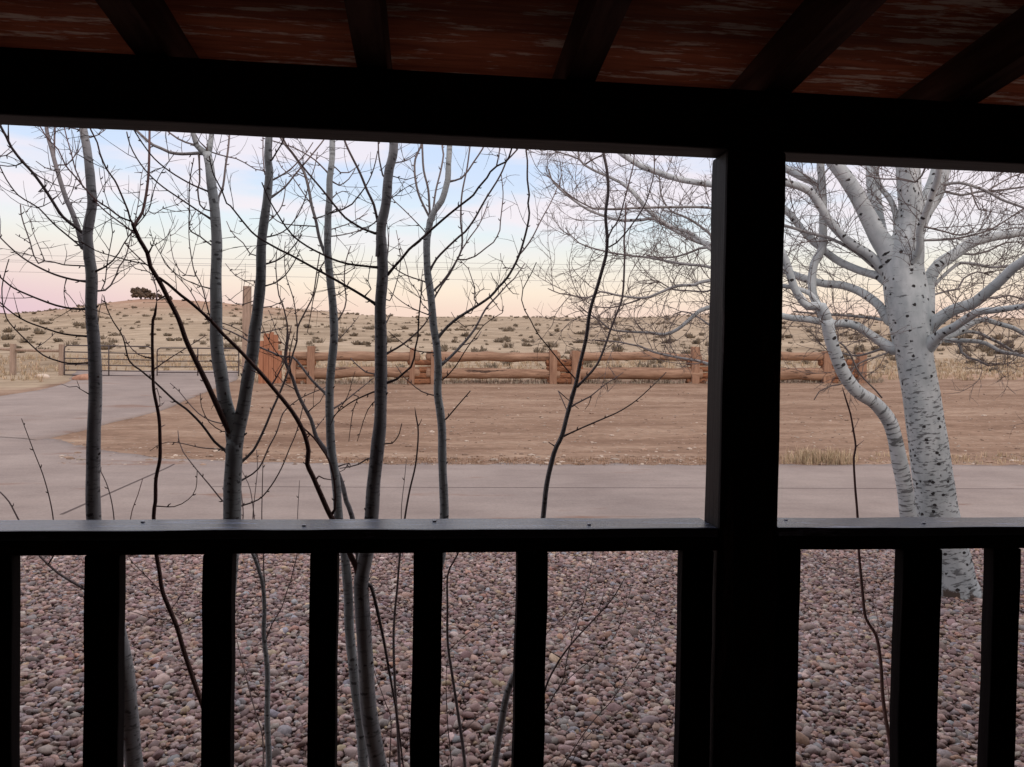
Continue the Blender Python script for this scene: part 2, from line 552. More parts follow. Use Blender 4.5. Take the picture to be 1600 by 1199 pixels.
m, t, b = new_mat('packed_pale_road', 0.85, 0.15)
co = N(t, 'ShaderNodeTexCoord').outputs['Object']
n1 = noise_node(t, co, 0.6, 8, 0.6)
d1 = ramp(t, [(0.3, (0.235, 0.187, 0.163)), (0.7, (0.325, 0.266, 0.232))])
t.links.new(n1.outputs[0], d1.inputs[0])
n4 = noise_node(t, co, 30, 5, 0.7)
d4 = ramp(t, [(0.3, (0.85, 0.85, 0.85)), (0.7, (1.12, 1.12, 1.12))])
t.links.new(n4.outputs[0], d4.inputs[0])
c = mixc(t, 1.0, d1.outputs[0], d4.outputs[0], 'MULTIPLY')
n5 = noise_node(t, co, 0.55, 7, 0.62, (0.45, 1.6, 1))       # patches of red dirt washed over it
d5 = ramp(t, [(0.60, (0, 0, 0)), (0.66, (1, 1, 1))])
t.links.new(n5.outputs[0], d5.inputs[0])
c = mixc(t, d5.outputs[0], c, (0.22, 0.140, 0.105))
n6 = noise_node(t, co, 1.1, 6, 0.7, (0.5, 1.6, 1))
d6 = ramp(t, [(0.35, (0.90, 0.89, 0.89)), (0.5, (1, 1, 1)), (0.68, (1.07, 1.06, 1.05))])
t.links.new(n6.outputs[0], d6.inputs[0])
c = mixc(t, 1.0, c, d6.outputs[0], 'MULTIPLY')
t.links.new(c, b.inputs['Base Color'])
bump(t, b, n4.outputs[0], 0.01, 0.5)
M_road = m

near = [(x, 8.05, 0) for x in np.linspace(-26, 26, 321)]
farp = [gp(-700, 652), gp(-300, 668), gp(0, 682), gp(80, 686), gp(110, 694), gp(150, 703), gp(200, 711), gp(250, 717), gp(330, 721), gp(450, 724), gp(650, 726), gp(1000, 727), gp(1600, 728), gp(2300, 740)]
farp = resample(farp, 321)
strip('road', near, farp, M_road, 24, 0.012, 0.22, 2.2)
lb = [gp(-500, 655), gp(-200, 638), gp(0, 620), gp(60, 611), gp(100, 601), gp(112, 594), gp(112, 586), gp(120, 580)]
rb = [gp(60, 688), gp(120, 676), gp(170, 662), gp(250, 643), gp(300, 622), gp(345, 604), gp(370, 595), gp(373, 580)]
strip('driveway', resample(lb, 120), resample(rb, 120), M_road, 26, 0.020, 0.35, 1.6)

# expansion joint across the road
m, t, b = new_mat('joint_dirt', 0.95, 0.05)
b.inputs['Base Color'].default_value = (0.12, 0.095, 0.088, 1)
p0, p1 = gp(96, 806), gp(272, 727)
L = np.array([p0 + (p1 - p0) * s for s in np.linspace(0, 1, 40)])
nrm = np.array([-(p1 - p0)[1], (p1 - p0)[0]]); nrm /= np.linalg.norm(nrm)
A = L.copy(); B = L.copy()
A[:, :2] += nrm * 0.018; B[:, :2] -= nrm * 0.018
strip('road_joint', A, B, m, 1, 0.016, 0.02, 6)
p0, p1 = gp(330, 762), gp(1750, 766)
L = np.array([p0 + (p1 - p0) * s for s in np.linspace(0, 1, 60)])
A = L.copy(); B = L.copy(); A[:, 1] += 0.008; B[:, 1] -= 0.008
strip('road_joint', A, B, m, 1, 0.016, 0.01, 6)

# ------------------------------------------------------------------ house porch
porch = empty('house_porch', (0, 2.25, 0.37))
tag(porch, 'dark timber house porch with heavy post, header beam and baluster railing framing the view', 'porch')


def under(o, root):
    o.parent = root
    o.matrix_parent_inverse = Matrix.Translation(-Vector(root.location))
    return o


PY = 2.2
under(timber('header_beam', (-9, PY, 2.413), (10, PY + 0.11, 2.592), M_dark, None, 0.008, 0.003, 60), porch)
under(timber('post', (0.857, PY - 0.004, 0.37), (1.040, PY + 0.125, 2.4125), M_darkv, None, 0.010, 0.003, 24, 2), porch)
under(timber('post', (-3.60, PY - 0.004, 0.37), (-3.42, PY + 0.125, 2.4125), M_darkv, None, 0.010, 0.003, 24, 2), porch)
under(timber('post', (5.2, PY - 0.004, 0.37), (5.38, PY + 0.125, 2.4125), M_darkv, None, 0.010, 0.003, 24, 2), porch)
rail = None
for (xa, xb) in ((-9, -3.602), (-3.418, 0.8555), (1.0415, 5.198), (5.382, 10)):
    r_ = timber('railing', (xa, PY + 0.002, 1.222), (xb, PY + 0.075, 1.262), M_dark, None, 0.005, 0.002, 40)
    under(r_, porch)
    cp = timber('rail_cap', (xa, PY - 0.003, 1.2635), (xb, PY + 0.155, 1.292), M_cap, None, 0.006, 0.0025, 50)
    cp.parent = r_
    br = timber('bottom_rail', (xa, PY + 0.005, 0.41), (xb, PY + 0.06, 0.485), M_dark, None, 0.005, 0.002, 40)
    br.parent = r_
    if xa == -3.418: rail = r_
    # nails in the worn cap
    if -4 < xa < 2:
        for k in range(int((xb - xa) / 0.42)):
            nx = xa + 0.12 + k * 0.42 + RNG.uniform(-.05, .05)
            ny = PY + (0.05 if k % 2 else 0.11)
            a = np.linspace(0, 2 * pi, 9)[:-1]
            nb = MB()
            V = np.concatenate([np.stack([nx + 0.006 * np.cos(a), ny + 0.006 * np.sin(a), np.full(8, 1.2952)], -1),
                                np.stack([nx + 0.007 * np.cos(a), ny + 0.007 * np.sin(a), np.full(8, 1.289)], -1)])
            nb.add(V, [(i, (i + 1) % 8, 8 + (i + 1) % 8, 8 + i) for i in range(8)])
            nb.f4.append(np.array([(0, 1, 2, 3), (0, 3, 4, 7), (4, 5, 6, 7)]))
            nb.build('nail_head', M_nail).parent = r_
    # balusters of this bay: (near left, near right) at rail height
    if xa == -3.418:
        bal = []
        for (a, c, rb_) in ((28, None, 0), (131, 186, 0), (316, 363, 0), (484, 527.5, 0), (646, 692, 0), (808, 856, 1), (1067, 1116, 1)):
            if c is None:
                x1 = at(22 / 1.0 + 4, 870, PY)[0]; bal.append((x1 - 0.10, x1 - 0.012))
            else:
                bal.append((at(a, 870, PY)[0], at(c, 870, PY)[0]))
        x = bal[0][0]
        while x > -3.2:
            x -= 0.30; bal.append((x, x + 0.088))
    elif xa == 1.0415:
        bal = [(1.047, at(1252, 870, PY)[0]), (at(1412, 870, PY)[0], at(1473, 870, PY)[0]), (at(1554, 870, PY)[0], at(1554, 870, PY)[0] + 0.09)]
        x = bal[-1][0]
        while x < 4.9:
            x += 0.30; bal.append((x, x + 0.088))
    else:
        bal = []
        x = xa + 0.1
        while x < xb - 0.1:
            bal.append((x, x + 0.088)); x += 0.30
    for (x0, x1) in bal:
        bo = timber('baluster', (x0, PY + 0.001, 0.486), (x1, PY + 0.05, 1.2215), M_bal, None, 0.004, 0.0035, 12, 2)
        bo.parent = r_

# roof: rafters running out over the header, plywood above, sloping down to the eave
SL = -0.094


def sloped(name, x0, x1, ya, yb, dz0, dz1, mat, parent):
    """a box whose underside follows the roof slope; dz from the header top line at Y=PY"""
    mb = MB()
    n = 24
    V = []
    for k in range(n + 1):
        y = ya + (yb - ya) * k / n
        for (x, dz) in ((x0, dz0), (x1, dz0), (x1, dz1), (x0, dz1)):
            wv = 0.003 * noise.noise((x * 7, y * 5, dz * 9))
            V.append((x + wv, y, 2.592 + dz + SL * (y - PY) + (wv if dz1 - dz0 > .05 else 0)))
    F = []
    for k in range(n):
        a = k * 4
        for i in range(4):
            j = (i + 1) % 4
            F.append((a + i, a + 4 + i, a + 4 + j, a + j))
    F.append((0, 1, 2, 3)); F.append((n * 4 + 3, n * 4 + 2, n * 4 + 1, n * 4))
    mb.add(V, F)
    return under(mb.build(name, mat), parent)


ceil_ = sloped('roof', -9, 10, -0.8, 2.62, 0.145, 0.175, M_ply, porch)
xr = [at(583, 105, PY + .05)[0] + (k) * 0.60 for k in range(-14, 15)]
for x in xr:
    sloped('rafter', x - 0.042, x + 0.042, -0.8, 2.58, 0.008, 0.1445, M_rafter, porch)
under(timber('fascia', (-9, 2.582, 2.575), (10, 2.61, 2.69), M_rafter, None, 0.004, 0.002, 40), porch)
under(timber('deck', (-9, -0.8, 0.22), (10, 2.34, 0.37), M_deck, None, 0.01, 0.0, 4), porch)
under(timber('wall', (-9, -1.0, 0.0), (10, -0.8, 3.1), M_wall, None, 0.01, 0.0, 4), porch)
under(timber('side_wall', (-9.2, -1.0, 0.0), (-9.0, 2.3, 3.0), M_wall, None, 0.01, 0.0, 4, 1), porch)
under(timber('side_wall', (10.0, -1.0, 0.0), (10.2, 2.3, 3.0), M_wall, None, 0.01, 0.0, 4, 1), porch)


# ------------------------------------------------------------------ round gravel
def icosphere(sub):
    bm = bmesh.new()
    bmesh.ops.create_icosphere(bm, subdivisions=sub, radius=1)
    V = np.array([v.co[:] for v in bm.verts]); F = np.array([[v.index for v in f.verts] for f in bm.faces])
    bm.free()
    return V, F


rs = np.random.RandomState(11)
IV, IF = icosphere(2)
shapes = []
for k in range(10):
    V = IV.copy()
    for i in range(len(V)):
        V[i] *= 1 + 0.40 * noise.noise(Vector(V[i]) * 1.35 + Vector((k * 7.3, 0, 0)))
    shapes.append(V)
mb = MB()
pal = np.array([(0.33, 0.225, 0.205), (0.40, 0.27, 0.23), (0.30, 0.20, 0.19), (0.46, 0.36, 0.33), (0.36, 0.30, 0.29), (0.27, 0.24, 0.25),
                (0.42, 0.24, 0.17), (0.24, 0.15, 0.145), (0.54, 0.45, 0.42), (0.30, 0.31, 0.36), (0.44, 0.33, 0.22), (0.19, 0.14, 0.14)])
pw = np.array([18, 14, 16, 7, 9, 7, 4, 10, 4, 3.5, 3.5, 5.0]); pw = pw / pw.sum()


IV1, IF1 = icosphere(1)
shapes1 = []
for k in range(10):
    V = IV1.copy()
    for i in range(len(V)):
        V[i] *= 1.05 + 0.25 * noise.noise(Vector(V[i]) * 1.1 + Vector((k * 7.3, 0, 0)))
    shapes1.append(V)


def stones(xs, yy_, rad, zo, shapes=shapes, IV=IV, IF=IF):
    n = len(xs)
    a = rs.uniform(0, 2 * pi, n)
    tilt = rs.normal(0, 0.30, (n, 2))
    sx = rad * rs.uniform(0.85, 1.35, n); sy = rad * rs.uniform(0.70, 1.0, n); sz = rad * rs.uniform(0.40, 0.68, n)
    ci = rs.choice(len(pal), n, p=pw)
    colr = (pal[ci] * 0.8 + pal[ci].mean(1, keepdims=True) * 0.2) * [0.97, 0.90, 0.85] * rs.uniform(0.70, 1.25, (n, 1)) * rs.uniform(0.94, 1.06, (n, 3))
    for k in range(10):
        m_ = np.arange(n) % 10 == k
        if not m_.any(): continue
        V = shapes[k][None] * np.stack([sx[m_], sy[m_], sz[m_]], -1)[:, None]
        tx, ty = tilt[m_, 0][:, None], tilt[m_, 1][:, None]
        y2 = V[:, :, 1] * np.cos(tx) - V[:, :, 2] * np.sin(tx); z2 = V[:, :, 1] * np.sin(tx) + V[:, :, 2] * np.cos(tx)
        x2 = V[:, :, 0] * np.cos(ty) + z2 * np.sin(ty); z3 = -V[:, :, 0] * np.sin(ty) + z2 * np.cos(ty)
        aa = a[m_][:, None]
        x3 = x2 * np.cos(aa) - y2 * np.sin(aa); y3 = x2 * np.sin(aa) + y2 * np.cos(aa)
        P = np.stack([x3 + xs[m_][:, None], y3 + yy_[m_][:, None], z3 + zo[m_][:, None]], -1)
        q = P.shape[0]
        Fk = (IF[None] + (np.arange(q) * len(IV))[:, None, None]).reshape(-1, 3)
        c4 = np.concatenate([colr[m_], np.ones((q, 1))], 1)
        mb.add(P.reshape(-1, 3), Fk, col=np.repeat(c4, len(IV), 0))


for (ya, yb_, sp, shp, iv, iff) in ((2.55, 5.2, 0.024, shapes, IV, IF), (5.2, 8.1, 0.027, shapes1, IV1, IF1)):
    gx, gy = np.meshgrid(np.arange(-6.8, 9.6, sp), np.arange(ya, yb_, sp * 0.9))
    gx = gx.ravel() + rs.uniform(-.5, .5, gx.size) * sp; gy = gy.ravel() + rs.uniform(-.5, .5, gy.size) * sp
    k_ = (gx > -0.60 * gy - 1.2) & (gx < 0.86 * gy + 1.2)
    gx, gy = gx[k_], gy[k_]
    stones(gx, gy, rs.lognormal(math.log(0.0135), 0.38, len(gx)), rs.uniform(0.002, 0.020, len(gx)), shp, iv, iff)
    sel = rs.rand(len(gx)) < 0.16
    stones(gx[sel] + .02, gy[sel], rs.lognormal(math.log(0.020), 0.28, sel.sum()), rs.uniform(0.014, 0.028, sel.sum()), shp, iv, iff)
m, t, b = new_mat('river_stones', 0.6, 0.3)
ca = N(t, 'ShaderNodeAttribute', attribute_name='col').outputs['Color']
co = N(t, 'ShaderNodeTexCoord').outputs['Object']
n1 = noise_node(t, co, 60, 4, 0.6)
r1 = ramp(t, [(0.3, (0.78, 0.78, 0.78)), (0.7, (1.2, 1.2, 1.2))])
t.links.new(n1.outputs[0], r1.inputs[0])
t.links.new(mixc(t, 1.0, ca, r1.outputs[0], 'MULTIPLY'), b.inputs['Base Color'])
bump(t, b, n1.outputs[0], 0.002, 0.5)
tag(mb.build('gravel', m, smooth=True), 'bed of rounded pink and grey river stones between the porch and the road', 'gravel', kind='stuff')
# dark bed under the stones
m, t, b = new_mat('gravel_bed_soil', 0.95, 0.05)
b.inputs['Base Color'].default_value = (0.10, 0.07, 0.062, 1)
strip('gravel_bed', [(x, 2.36, 0) for x in np.linspace(-12, 14, 60)], [(x, 8.03, 0) for x in np.linspace(-12, 14, 60)], m, 4, 0.004)


# ------------------------------------------------------------------ tubes
def catmull(P, step):
    P = np.asarray(P, float)
    if len(P) < 3:
        n = max(2, int(np.linalg.norm(P[-1] - P[0]) / step) + 1)
        return np.stack([P[0] * (1 - s) + P[-1] * s for s in np.linspace(0, 1, n)])
    out = []
    Q = np.vstack([2 * P[0] - P[1], P, 2 * P[-1] - P[-2]])
    for i in range(1, len(Q) - 2):
        p0, p1, p2, p3 = Q[i - 1], Q[i], Q[i + 1], Q[i + 2]
        n = max(1, int(np.linalg.norm(p2[:3] - p1[:3]) / step))
        for k in range(n):
            s = k / n
            out.append(0.5 * ((2 * p1) + (-p0 + p2) * s + (2 * p0 - 5 * p1 + 4 * p2 - p3) * s * s + (-p0 + 3 * p1 - 3 * p2 + p3) * s ** 3))
    out.append(Q[-2])
    return np.array(out)


def tube(mb, P, R, sides, lump=0.0, seed=0.0, cap=True, rad=None):
    """a tapered branch along P with radii R; bk carries coordinates round the bark"""
    P = np.asarray(P, float); R = np.asarray(R, float)
    n = len(P)
    T = np.gradient(P, axis=0)
    T /= np.linalg.norm(T, axis=1)[:, None] + 1e-12
    ref = np.array([0.0, 1.0, 0.0]) if abs(T[0][1]) < 0.9 else np.array([1.0, 0, 0])
    a = np.linspace(0, 2 * pi, sides + 1)[:-1]
    V = np.zeros((n, sides, 3)); BK = np.zeros((n, sides, 3))
    N1 = np.cross(T[0], ref); N1 /= np.linalg.norm(N1)
    L = 0.0
    for i in range(n):
        if i: L += np.linalg.norm(P[i] - P[i - 1])
        N1 = N1 - T[i] * np.dot(N1, T[i]); N1 /= np.linalg.norm(N1) + 1e-12
        N2 = np.cross(T[i], N1)
        r = R[i] * np.ones(sides)
        if lump:
            r = r * (1 + lump * np.array([noise.noise((cos(x) * 1.2 + seed, sin(x) * 1.2, L / max(R[0], .01) * 0.35)) for x in a]))
        V[i] = P[i] + r[:, None] * (np.cos(a)[:, None] * N1 + np.sin(a)[:, None] * N2)
        BK[i, :, 0] = np.cos(a) * R[0] + seed * 3.1; BK[i, :, 1] = np.sin(a) * R[0]; BK[i, :, 2] = L + seed
    idx = np.arange(n * sides).reshape(n, sides)
    nx = np.roll(idx, -1, axis=1)
    F = np.stack([idx[:-1], nx[:-1], nx[1:], idx[1:]], -1).reshape(-1, 4)
    rr = np.repeat(R if rad is None else np.full(n, rad), sides)
    mb.add(V.reshape(-1, 3), F, bk=BK.reshape(-1, 3), rad=rr)
    if cap and sides >= 4:
        base = mb.n - n * sides
        for row, s in ((0, -1), (n - 1, 1)):
            ring = base + idx[row]
            V0 = P[row][None] + T[row][None] * s * R[row] * 0.35
            mb.v.append(V0); mb.a['bk'].append(BK[row][:1]); mb.a['rad'].append(np.array([rr[row * sides]]))
            f = [(ring[i], ring[(i + 1) % sides], mb.n) if s < 0 else (ring[(i + 1) % sides], ring[i], mb.n) for i in range(sides)]
            if s < 0: f = [(x[1], x[0], x[2]) for x in f]
            if s > 0: f = [(x[1], x[0], x[2]) for x in f]
            mb.f3.append(np.array(f)); mb.n += 1


def twig(mb, rng, p, d, L, r, lvl, seg=0.035, kids=(0.06, 0.5), up=0.25, floor=0.3, ymin=2.45):
    """a wandering fine twig with side twigs; grown in three dimensions"""
    n = max(3, int(L / seg))
    P = [np.array(p, float)]
    d = np.array(d, float); d /= np.linalg.norm(d)
    curv = np.array([rng.gauss(0, 1) for _ in range(3)]) * 0.15
    for i in range(n):
        d = d + curv * (seg / 0.035) * 0.6 + np.array([rng.gauss(0, 1) for _ in range(3)]) * 0.09 + np.array([0, 0, up]) * (seg / 0.2)
        d /= np.linalg.norm(d)
        q = P[-1] + d * seg
        if q[1] < ymin: d[1] = abs(d[1]); q = P[-1] + d * seg
        if q[2] < floor: break
        P.append(q)
    if len(P) < 3: return
    P = np.array(P)
    R = np.linspace(r, r * 0.45, len(P))
    tube(mb, P, R, 4 if r > 0.0022 else 3, cap=False)
    # bud at the tip
    if lvl > 0:
        step = kids[0]
        s = rng.uniform(0.4, 1.2) * step
        side = rng.choice((-1, 1))
        while s < L * 0.93:
            i = min(len(P) - 2, int(s / seg))
            t_ = P[i + 1] - P[i]; t_ /= np.linalg.norm(t_)
            rv = np.array([rng.gauss(0, 1), rng.gauss(0, 0.8), rng.gauss(0, 1)])
            sd_ = np.cross(t_, rv); sd_ /= np.linalg.norm(sd_) + 1e-9
            dd = t_ * rng.uniform(0.5, 1.0) + sd_ * rng.uniform(0.6, 1.0)
            ll = L * kids[1] * rng.uniform(0.35, 1.0) * (1 - 0.35 * s / L)
            twig(mb, rng, P[i], dd, ll, r * 0.66, lvl - 1, seg, (kids[0] * 0.8, kids[1]), up, floor, ymin)
            s += step * rng.uniform(0.6, 1.5)


class Tree:
    """limbs are traced as they run in the photograph and each one is given its own way in or out"""

    def __init__(self, name, label, cat, Y0, mat, group=None, seed=1, ymin=2.68):
        self.name, self.label, self.cat, self.Y0, self.mat, self.group = name, label, cat, Y0, mat, group
        self.rng = random.Random(seed)
        self.paths = []          # (img pts (px,py,Y), 3D pts, radii, partname)
        self.ymin = ymin

    def limb(self, spec, part='branch', dz=None, root=False, mat=None, attach=True, y0=None):
        head, pts = spec.split(':')
        hw = [float(x) for x in head.split(',')]
        w0, w1 = hw[0], hw[1]
        if len(hw) > 2: dz = hw[2]
        q = [tuple(float(c) for c in s.split(',')) for s in pts.split()]
        P = np.array([(a[0], a[1]) for a in q])
        ys = self.Y0
        rpar = 0.0
        if self.paths and attach:
            allp = np.concatenate([p[0] for p in self.paths])
            d0 = np.hypot(allp[:, 0] - P[0, 0], allp[:, 1] - P[0, 1])
            i = int(np.argmin(d0))
            if d0[i] < 60:
                ys = allp[i, 2]
                rpar = float(np.concatenate([p[2] for p in self.paths])[i])
                if not root and d0[i] > 0.8:      # begin on the parent's centre line
                    P = np.vstack([allp[i, :2], P]) if d0[i] > 1.5 else P
        if y0 is not None: ys = y0
        if dz is None:
            dz = 0.0 if part == 'trunk' else self.rng.uniform(-0.12, 0.42) * min(1.0, len(P) / 5) * self.Y0 / 3
        P = catmull(np.column_stack([P, np.zeros(len(P))]), 9.0)[:, :2]
        s = np.concatenate([[0], np.cumsum(np.hypot(*np.diff(P, axis=0).T))]); s /= s[-1]
        yy0 = ys + dz * s ** 1.2
        if self.Y0 > 4 and part == 'branch':      # the crown spreads square to the porch's view of it
            yy0 = yy0 - 0.55 * (P[:, 0] - P[0, 0]) / 1200 * self.Y0
        Y = np.maximum(yy0, self.ymin)
        X3 = np.array([at(a, b_, y) for (a, b_), y in zip(P, Y)])
        wpx = (w0 + (w1 - w0) * s) * ((0.72 if w0 < 9 else 0.9) if self.Y0 < 4 and part != 'trunk' else 0.88 if self.Y0 > 4 and part == 'branch' else 1.0)
        R = wpx / 2 / 1200 * Y
        if root and self.Y0 < 4:
            R = R * (1 - 0.75 * np.clip((s - 0.972) / 0.028, 0, 1) ** 1.5)
        if rpar > 0 and part == 'branch':      # swell smoothly where it leaves its parent
            dist = np.concatenate([[0], np.cumsum(np.linalg.norm(np.diff(X3, axis=0), axis=1))])
            fl = 1 + (0.45 if self.Y0 > 4 else 0.5) * np.exp(-np.maximum(0, dist - rpar) / (1.7 * R[0]))
            R = np.minimum(R * fl, max(rpar * 0.85, R[0]))
        self.paths.append((np.column_stack([P, Y]), X3, R, part, mat))
        return self

    def limbs(self, text, **kw):
        for line in text.strip().splitlines():
            line = line.strip()
            if line: self.limb(line, **kw)
        return self

    def build(self, twigs=None, knots=True):
        base = self.paths[0][1][0]
        ends = self.paths[0][1]
        # carry the first (lowest) end down into the ground
        loc = (float(base[0]), float(base[1]), 0.0)
        root = empty(self.name, loc)
        tag(root, self.label, self.cat, self.group)
        for k, (I, P, R, part, mt) in enumerate(self.paths):
            P = P.copy(); R = R.copy()
            if part == 'trunk' and I[0, 1] > 1150:
                d = P[0] - P[min(4, len(P) - 1)]
                if d[2] < -0.01:
                    tt = (P[0][2] + 0.06) / -d[2]
                    end = P[0] + d * tt
                    end[1] = max(end[1], 2.6)
                    ex = np.array([end * (1 - s) + P[0] * s for s in np.linspace(0, 1, 6)[:-1]])
                    P = np.vstack([ex, P]); R = np.concatenate([R[0] * np.linspace(1.35, 1.0, 6)[:-1], R])
            sides = 16 if R.max() > 0.05 else 10 if R.max() > 0.012 else 6 if R.max() > 0.004 else 5
            mb = MB()
            wob = np.array([[noise.noise((p[0] * 6, p[1] * 6, p[2] * 6 + 3 * j)) for j in range(3)] for p in P])
            P = P + wob * np.minimum(R * 0.25, 0.004)[:, None]
            tube(mb, P, R, sides, 0.10 if R.max() > 0.01 else 0.0, seed=k * 1.7)
            if part != 'trunk' and self.Y0 < 4 and len(P) > 4:
                dd_ = np.concatenate([[0], np.cumsum(np.linalg.norm(np.diff(P, axis=0), axis=1))])
                q_ = 0.04; sg = 1
                while q_ < dd_[-1]:
                    i_ = min(len(P) - 2, int(np.searchsorted(dd_, q_)))
                    t_ = P[i_ + 1] - P[i_]; t_ /= np.linalg.norm(t_) + 1e-9
                    o_ = np.cross(t_, [self.rng.gauss(0, .4), 1, self.rng.gauss(0, .4)]) * sg; o_ /= np.linalg.norm(o_)
                    l_ = self.rng.uniform(0.005, 0.013)
                    tube(mb, [P[i_] + o_ * R[i_] * .6, P[i_] + o_ * (R[i_] + l_ * .5) + t_ * l_ * .4, P[i_] + o_ * (R[i_] + l_ * .8) + t_ * l_], [.0024, .0021, .0008], 4, rad=0.003)
                    q_ += self.rng.uniform(0.06, 0.19); sg = -sg
            if knots and part == 'trunk' and self.Y0 < 4:
                self._knots(mb, P, R)
            o = mb.build(part, mt or self.mat, None, smooth=True)
            o.parent = root
            o.matrix_parent_inverse = Matrix.Translation(-Vector(loc))
        if twigs:
            mb = MB()
            rng = self.rng
            for (I, P, R, part, mt) in self.paths:
                L = np.concatenate([[0], np.cumsum(np.linalg.norm(np.diff(P, axis=0), axis=1))])
                s = twigs.get('start', 0.15) * L[-1] if part != 'trunk' else L[-1] * 0.5
                while s < L[-1] and len(P) > 3:
                    i = min(len(P) - 2, int(np.searchsorted(L, s)))
                    py = I[i, 1]
                    if R[i] < twigs.get('rmax', 0.02) and py < twigs.get('below', 560):
                        t_ = P[i + 1] - P[i]; t_ /= np.linalg.norm(t_) + 1e-9
                        rv = np.array([rng.gauss(0, .5), rng.gauss(0, 1), rng.gauss(0, .5)])
                        sd_ = np.cross(t_, rv); sd_ /= np.linalg.norm(sd_) + 1e-9
                        twig(mb, rng, P[i], t_ * 0.8 + sd_ * rng.uniform(.6, 1.1), twigs['L'] * rng.uniform(.35, 1.1),
                             twigs['r'], twigs['lvl'], twigs.get('seg', 0.03), twigs.get('kids', (0.08, 0.5)), twigs.get('up', 0.25),
                             0.3, self.ymin)
                    s += twigs['step'] * rng.uniform(.5, 1.5)
                # buds at the tips
            if mb.n:
                o = mb.build('twigs', self.mat, None, smooth=True)
                o.parent = root
                o.matrix_parent_inverse = Matrix.Translation(-Vector(loc))
                o['kind'] = 'stuff'
        return root

    def _knots(self, mb, P, R):
        """small swollen scars left by lost twigs"""
        rng = self.rng
        L = np.concatenate([[0], np.cumsum(np.linalg.norm(np.diff(P, axis=0), axis=1))])
        s = 0.1
        while s < L[-1]:
            i = min(len(P) - 2, int(np.searchsorted(L, s)))
            a = rng.uniform(0, 2 * pi)
            t_ = P[i + 1] - P[i]; t_ /= np.linalg.norm(t_)
            n1 = np.cross(t_, [0, 1, 0.01]); n1 /= np.linalg.norm(n1); n2 = np.cross(t_, n1)
            o_ = cos(a) * n1 + sin(a) * n2
            l = R[i] * rng.uniform(0.25, 0.6)
            p0 = P[i] + o_ * R[i] * 0.8
            tube(mb, [p0, p0 + (o_ + t_ * .5) * l * 0.5, p0 + (o_ + t_ * .8) * l], [R[i] * 0.22, R[i] * 0.17, R[i] * 0.09], 5, rad=0.004)
            s += rng.uniform(0.08, 0.28)


# ---- the row of young aspens just outside the railing -----------------------------------
G1 = 'young aspens growing close against the porch'
A = Tree('young_aspen', 'young grey aspen at the far left, behind the second baluster, side branches arching left', 'tree', 2.95, M_youngd, G1, 21)
A.limb('26,15.5:210,1215 205,1150 197,1055 172,940 153,862 146,808 145,740 148,660 148,600 147,540 144,500 143,470 143,430 139,400 136,365', part='trunk', root=True)
A.limb('15.5,10:139,405 138,385 136,365 142,335 144,317 142,290 140,260 136,232 131,205 126,170 124,130', part='trunk')
A.limbs('''
9,5,0.35:130,385 122,358 113,332 105,315 98,295 91,273 85,251 81,232 75,214 72,196 70,160
4,3,0.4:85,245 85,222 86,200 88,170
7,5,-0.15:134,368 118,355 98,339 81,313 68,293 50,269 34,252 18,231 10,214 0,196 -12,170
3,2:13,222 13,205 13,190
2.5,2:20,236 10,243 0,245 -14,246
2.5,2:35,254 25,259 12,260 -4,258 -20,250
3,2:34,250 50,268 70,281 92,291
3.5,2.2:138,396 116,377 99,363 84,350 60,325 47,317 28,305 10,281 0,261 -14,235
3,2.4:134,416 115,415 100,414 85,410 70,408 60,412 53,400 47,378 42,364 37,350 33,335 32,320
2,1.2:70,408 62,388 55,372 50,358 48,346 40,332 36,322
2,1.2:46,380 38,374 30,370 24,366
4.5,2.6:134,440 113,437 85,429 57,416 34,402 14,385 0,371 -20,352
4.5,2.8:136,483 113,482.5 88,477.5 64,469 42,460 21,450 0,433 -22,410
4,2.4:139,526 100,522 70,513 42,503 20,490 0,473 -18,455
3.6,2:141,567 108,568 87,563 67,555 42,533 22,513 10,497 5,480 3,450 8,425 14,405
2,1:55,545 70,535 82,525 88,518
4,2:150,424 163,418 176,408 186,395 194,380 200,371 208,362
3.6,2:152,455 164,454 173,446 181,431 186,417 193,408 198,397 203,375 206,362
2.4,1.2:158,455 164,441 167,414 171,392 176,364 174,350 172,330 163,300 157,280 155,262
2.2,1.2:152,512 154,500 155,487 158,475 160,460
2,1:139,616 125,608 120,595
2,1.2:120,604 108,605 95,600
3,1.5:142,215 153,211 163,204 170,196
3,2:136,206 124,203 110,200 98,196
3,1.6:92,258 104,258 120,240 130,226
2.6,1.4:88,268 70,262 56,252
2.2,1.2:60,300 82,298 96,300
2.5,1.5:82,312 90,306 96,299
2.5,1.4:57,325 68,322 81,315
2,1:98,320 103,308 110,297
2,1:106,317 125,316 140,317
2,1:112,339 122,340 131,340
2,1.3:100,290 118,293 133,297
2,1:100,455 108,462 122,480 136,492 140,500
6,2.5:160,935 140,925 129,919 112,909 93,897 75,882 63,870 48,846 29,812 14,784 0,769
2.6,1.6:150,815 153,728 155,700
3,1.8:178,870 178,810 169,763 153,728
3,1.5:83,870 83,810 70,751 52,703 33.6,654
''')
A.build(dict(L=0.16, r=0.0017, lvl=1, step=0.16, below=520, kids=(0.07, 0.45), rmax=0.012))

